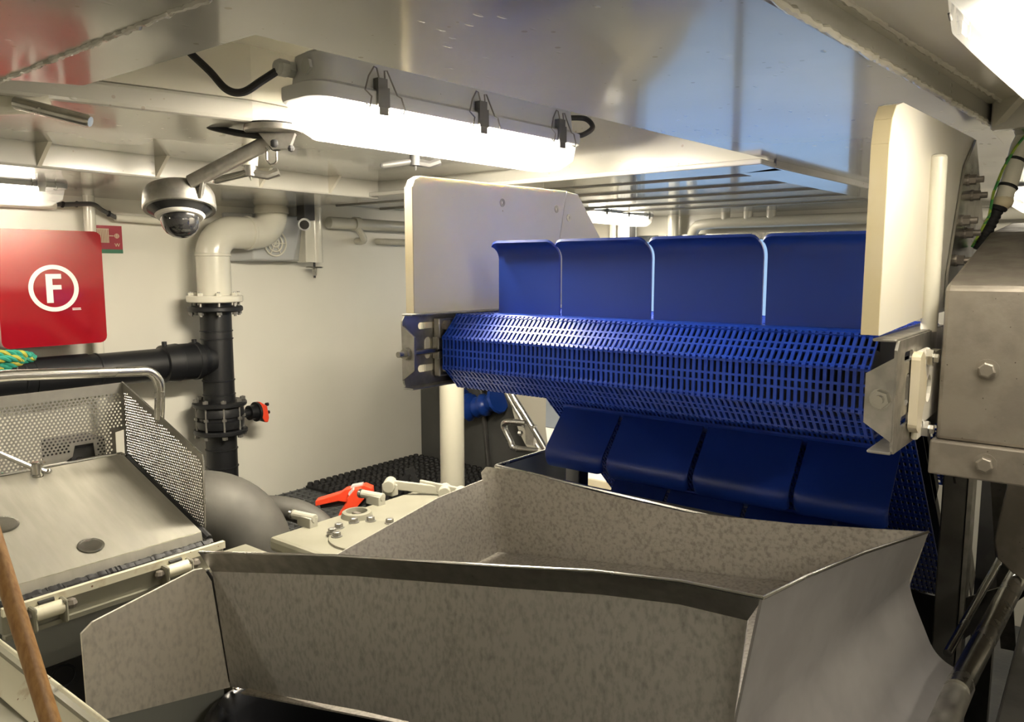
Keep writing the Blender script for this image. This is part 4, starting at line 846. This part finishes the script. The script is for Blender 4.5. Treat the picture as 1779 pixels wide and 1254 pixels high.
# cream casing and wooden handle at the lower left corner
ca = thing('cream_casing', 'cream painted steel casing at the lower left corner', 'casing', (-1.1,.2,0))
MB().bp((-1.385,-.2,0),(-.86,.40,.962)).build('body', 'beige', ca, False, bevel=.006)
MB().prism([(-1.39,.395,.962),(-1.39,.432,1.000),(-1.39,.428,1.004),(-1.39,.385,.966)], (.53,0,0)).build('raised_lip', 'beige_worn', ca, False, bevel=.002)
MB().bp((-1.39,.415,.85),(-.86,.432,1.0)).build('edge_plate', 'beige', ca, False)
wh = thing('wooden_handle', 'long varnished wooden tool handle leaning at the lower left corner', 'handle', (-.95,.32,.97))
d = (V((-.900,.321,1.097))-V((-1.012,.315,1.290))).normalized(); p1 = V((-.900,.321,1.097)); e = p1+d*.150
MB().tube([p1-d*.9, p1-d*.5, p1, e-d*.004, e], [.0102,.0102,.0102,.0102,.009], 18).build('shaft', 'wood', wh)
# ------------------------------------------------------------------ big elbow, cream pump lid, orange levers
el = thing('steel_elbow', 'big dull stainless pipe elbow behind the hatch', 'pipe', (-1.9,1.1,.5))
u = V((.70,.714,0)); c = V((-1.905,1.085,.82))
path = [c-u*.30+V((0,0,.130)), c-u*.12+V((0,0,.130))]+arc(c, (0,0,1), u, .130, 0, 90, 14)+[c+u*.130-V((0,0,.35))]
MB().tube(path, .105, 32).build('bend', 'dull', el)
e2 = thing('steel_elbow', 'smaller stainless pipe bend between the big elbow and the grating', 'pipe', (-1.85,1.34,.7))
MB().tube(smooth_path([(-1.95,1.27,.90),(-1.875,1.31,.905),(-1.815,1.355,.885),(-1.76,1.385,.835),(-1.74,1.395,.74)]), .034, 18).build('bend', 'dull', e2)
pu = thing('pump_housing', 'cream pump housing with bolted lid left of the hopper', 'pump', (-1.36,1.27,0))
MB().bp((-1.485,1.035,.0),(-1.20,1.52,.948)).build('body', 'beige', pu, False, bevel=.008)
ld = MB().bp((-1.508,1.020,.945),(-1.192,1.53,.980)).build('lid', 'beige', pu, False, bevel=.010)
MB().lathe([(.040,0),(.036,.014),(.032,.016),(.027,.016),(.025,.006),(.0245,-.004)], (-1.457,1.243,.979), n=28).build('port', 'beige', ld)
MB().lathe([(.0245,0),(.0245,.002)], (-1.457,1.243,.9795), n=20).build('port_floor', 'dark', ld); MB().bp((-1.470,1.238,.981),(-1.448,1.25,.990)).build('port_bar', 'box', ld, False)
MB().lathe([(.098,0),(.098,.006),(.094,.008)], (-1.315,1.165,.979), n=40).build('flange_disc', 'beige', ld)
B2 = bolt_mesh(.0095,.013,'bolt','dullbolt')
for x, y in ((-1.41,1.147),(-1.412,1.195),(-1.388,1.227),(-1.367,1.105),(-1.395,1.115),(-1.34,1.245)): place(B2, ld, frame((x,y,.986),(1,0,0),(0,1,0)), 'bolt')
for y in (1.125,1.345):
    cp = MB().cyl((-1.545,y-.006,1.0),(-1.475,y+.004,1.0),.011,n=14).bp((-1.525,y-.012,.978),(-1.475,y+.012,1.004)).build('clamp', 'clip_white', ld, False, bevel=.002)
    MB().lathe([(.0125,0),(.0125,.008),(.008,.012)], (-1.545,y-.006,1.0), (-1,-.1,0), 12).build('clamp_cap', 'bright', cp)
for dx in (0,.055):
    MB().beam((-1.525+dx,1.43+dx*.9,1.008),(-1.40+dx,1.515+dx*.3,.992),.009,.026).build('link_arm', 'clip_white', ld, False, bevel=.003)
for a in ((-1.53,1.425,1.010),(-1.405,1.512,.994),(-1.35,1.515,.995)):
    MB().cyl(V(a)+V((-.012,.015,0)), V(a)+V((.02,-.025,0)), .017, n=16).bp(V(a)+V((-.02,-.012,-.03)), V(a)+V((.02,.012,0))).build('link_knuckle', 'clip_white', ld, False, bevel=.002)
cx = thing('cream_step', 'cream ledge between the hatch and the pump housing', 'ledge', (-1.4,.92,0))
MB().bp((-1.56,.845,0),(-1.17,1.012,.945)).build('block', 'beige', cx, False, bevel=.006); MB().bp((-1.57,.842,.935),(-1.165,1.0,.955)).build('top', 'beige', cx, False, bevel=.003)
def clamp_lever(label, a, b, w, nk):
    a = V(a); b = V(b); t = thing('lever_handle', label, 'lever', a, group='orange and black squeeze levers')
    d = (b-a); l = d.length; d.normalize(); s_ = d.cross(V((0,0,1))).normalized(); n_ = s_.cross(d)
    def P(x, z): return a+d*x*l+n_*z
    MB().prism([P(-.02,.002)-s_*w/2,P(.0,.018)-s_*w/2,P(.45,.026)-s_*w/2,P(.55,.034)-s_*w/2,P(.9,.036)-s_*w/2,P(1.02,.022)-s_*w/2,P(1.0,-.004)-s_*w/2,P(.55,-.006)-s_*w/2,P(.4,.004)-s_*w/2], s_*w).build('grip', 'orange', t, False, bevel=.002)
    MB().prism([P(.05,-.010)-s_*w*.3,P(.05,.004)-s_*w*.3,P(.98,.0)-s_*w*.3,P(.98,-.020)-s_*w*.3], s_*w*.6).build('trigger', 'rubber', t, False, bevel=.002)
    MB().prism([P(.62,.030)-s_*w*.36,P(.66,.040)-s_*w*.36,P(.86,.040)-s_*w*.36,P(.86,.030)-s_*w*.36], s_*w*.72).build('lock_plate', 'grey', t, False)
    MB().cyl(P(nk,-.01), P(nk,-.01)-V((0,0,a.z-.03)), .026, n=14).build('valve_neck', 'rubber', t)
    return t
clamp_lever('flatter orange lever handle pointing left above the grating', (-1.866,1.440,.882), (-1.735,1.547,.915), .038, 1.0)
clamp_lever('steep orange lever handle crossing in front of the flatter one', (-1.785,1.470,.850), (-1.735,1.520,.925), .040, .1)
bf = thing('folded_stand', 'black folded metal stand on the rubber mat', 'stand', (-2.24,2.2,.634))
MB().beam((-2.295,2.158,.636),(-2.250,2.205,.765),.022,.006,(1,-1,0)).build('leg', 'rubber', bf, False); MB().beam((-2.195,2.236,.636),(-2.243,2.212,.765),.022,.006,(1,-1,0)).build('leg', 'rubber', bf, False)
MB().beam((-2.262,2.195,.756),(-2.232,2.220,.772),.024,.010,(1,-1,0)).build('top_bar', 'dark', bf, False)
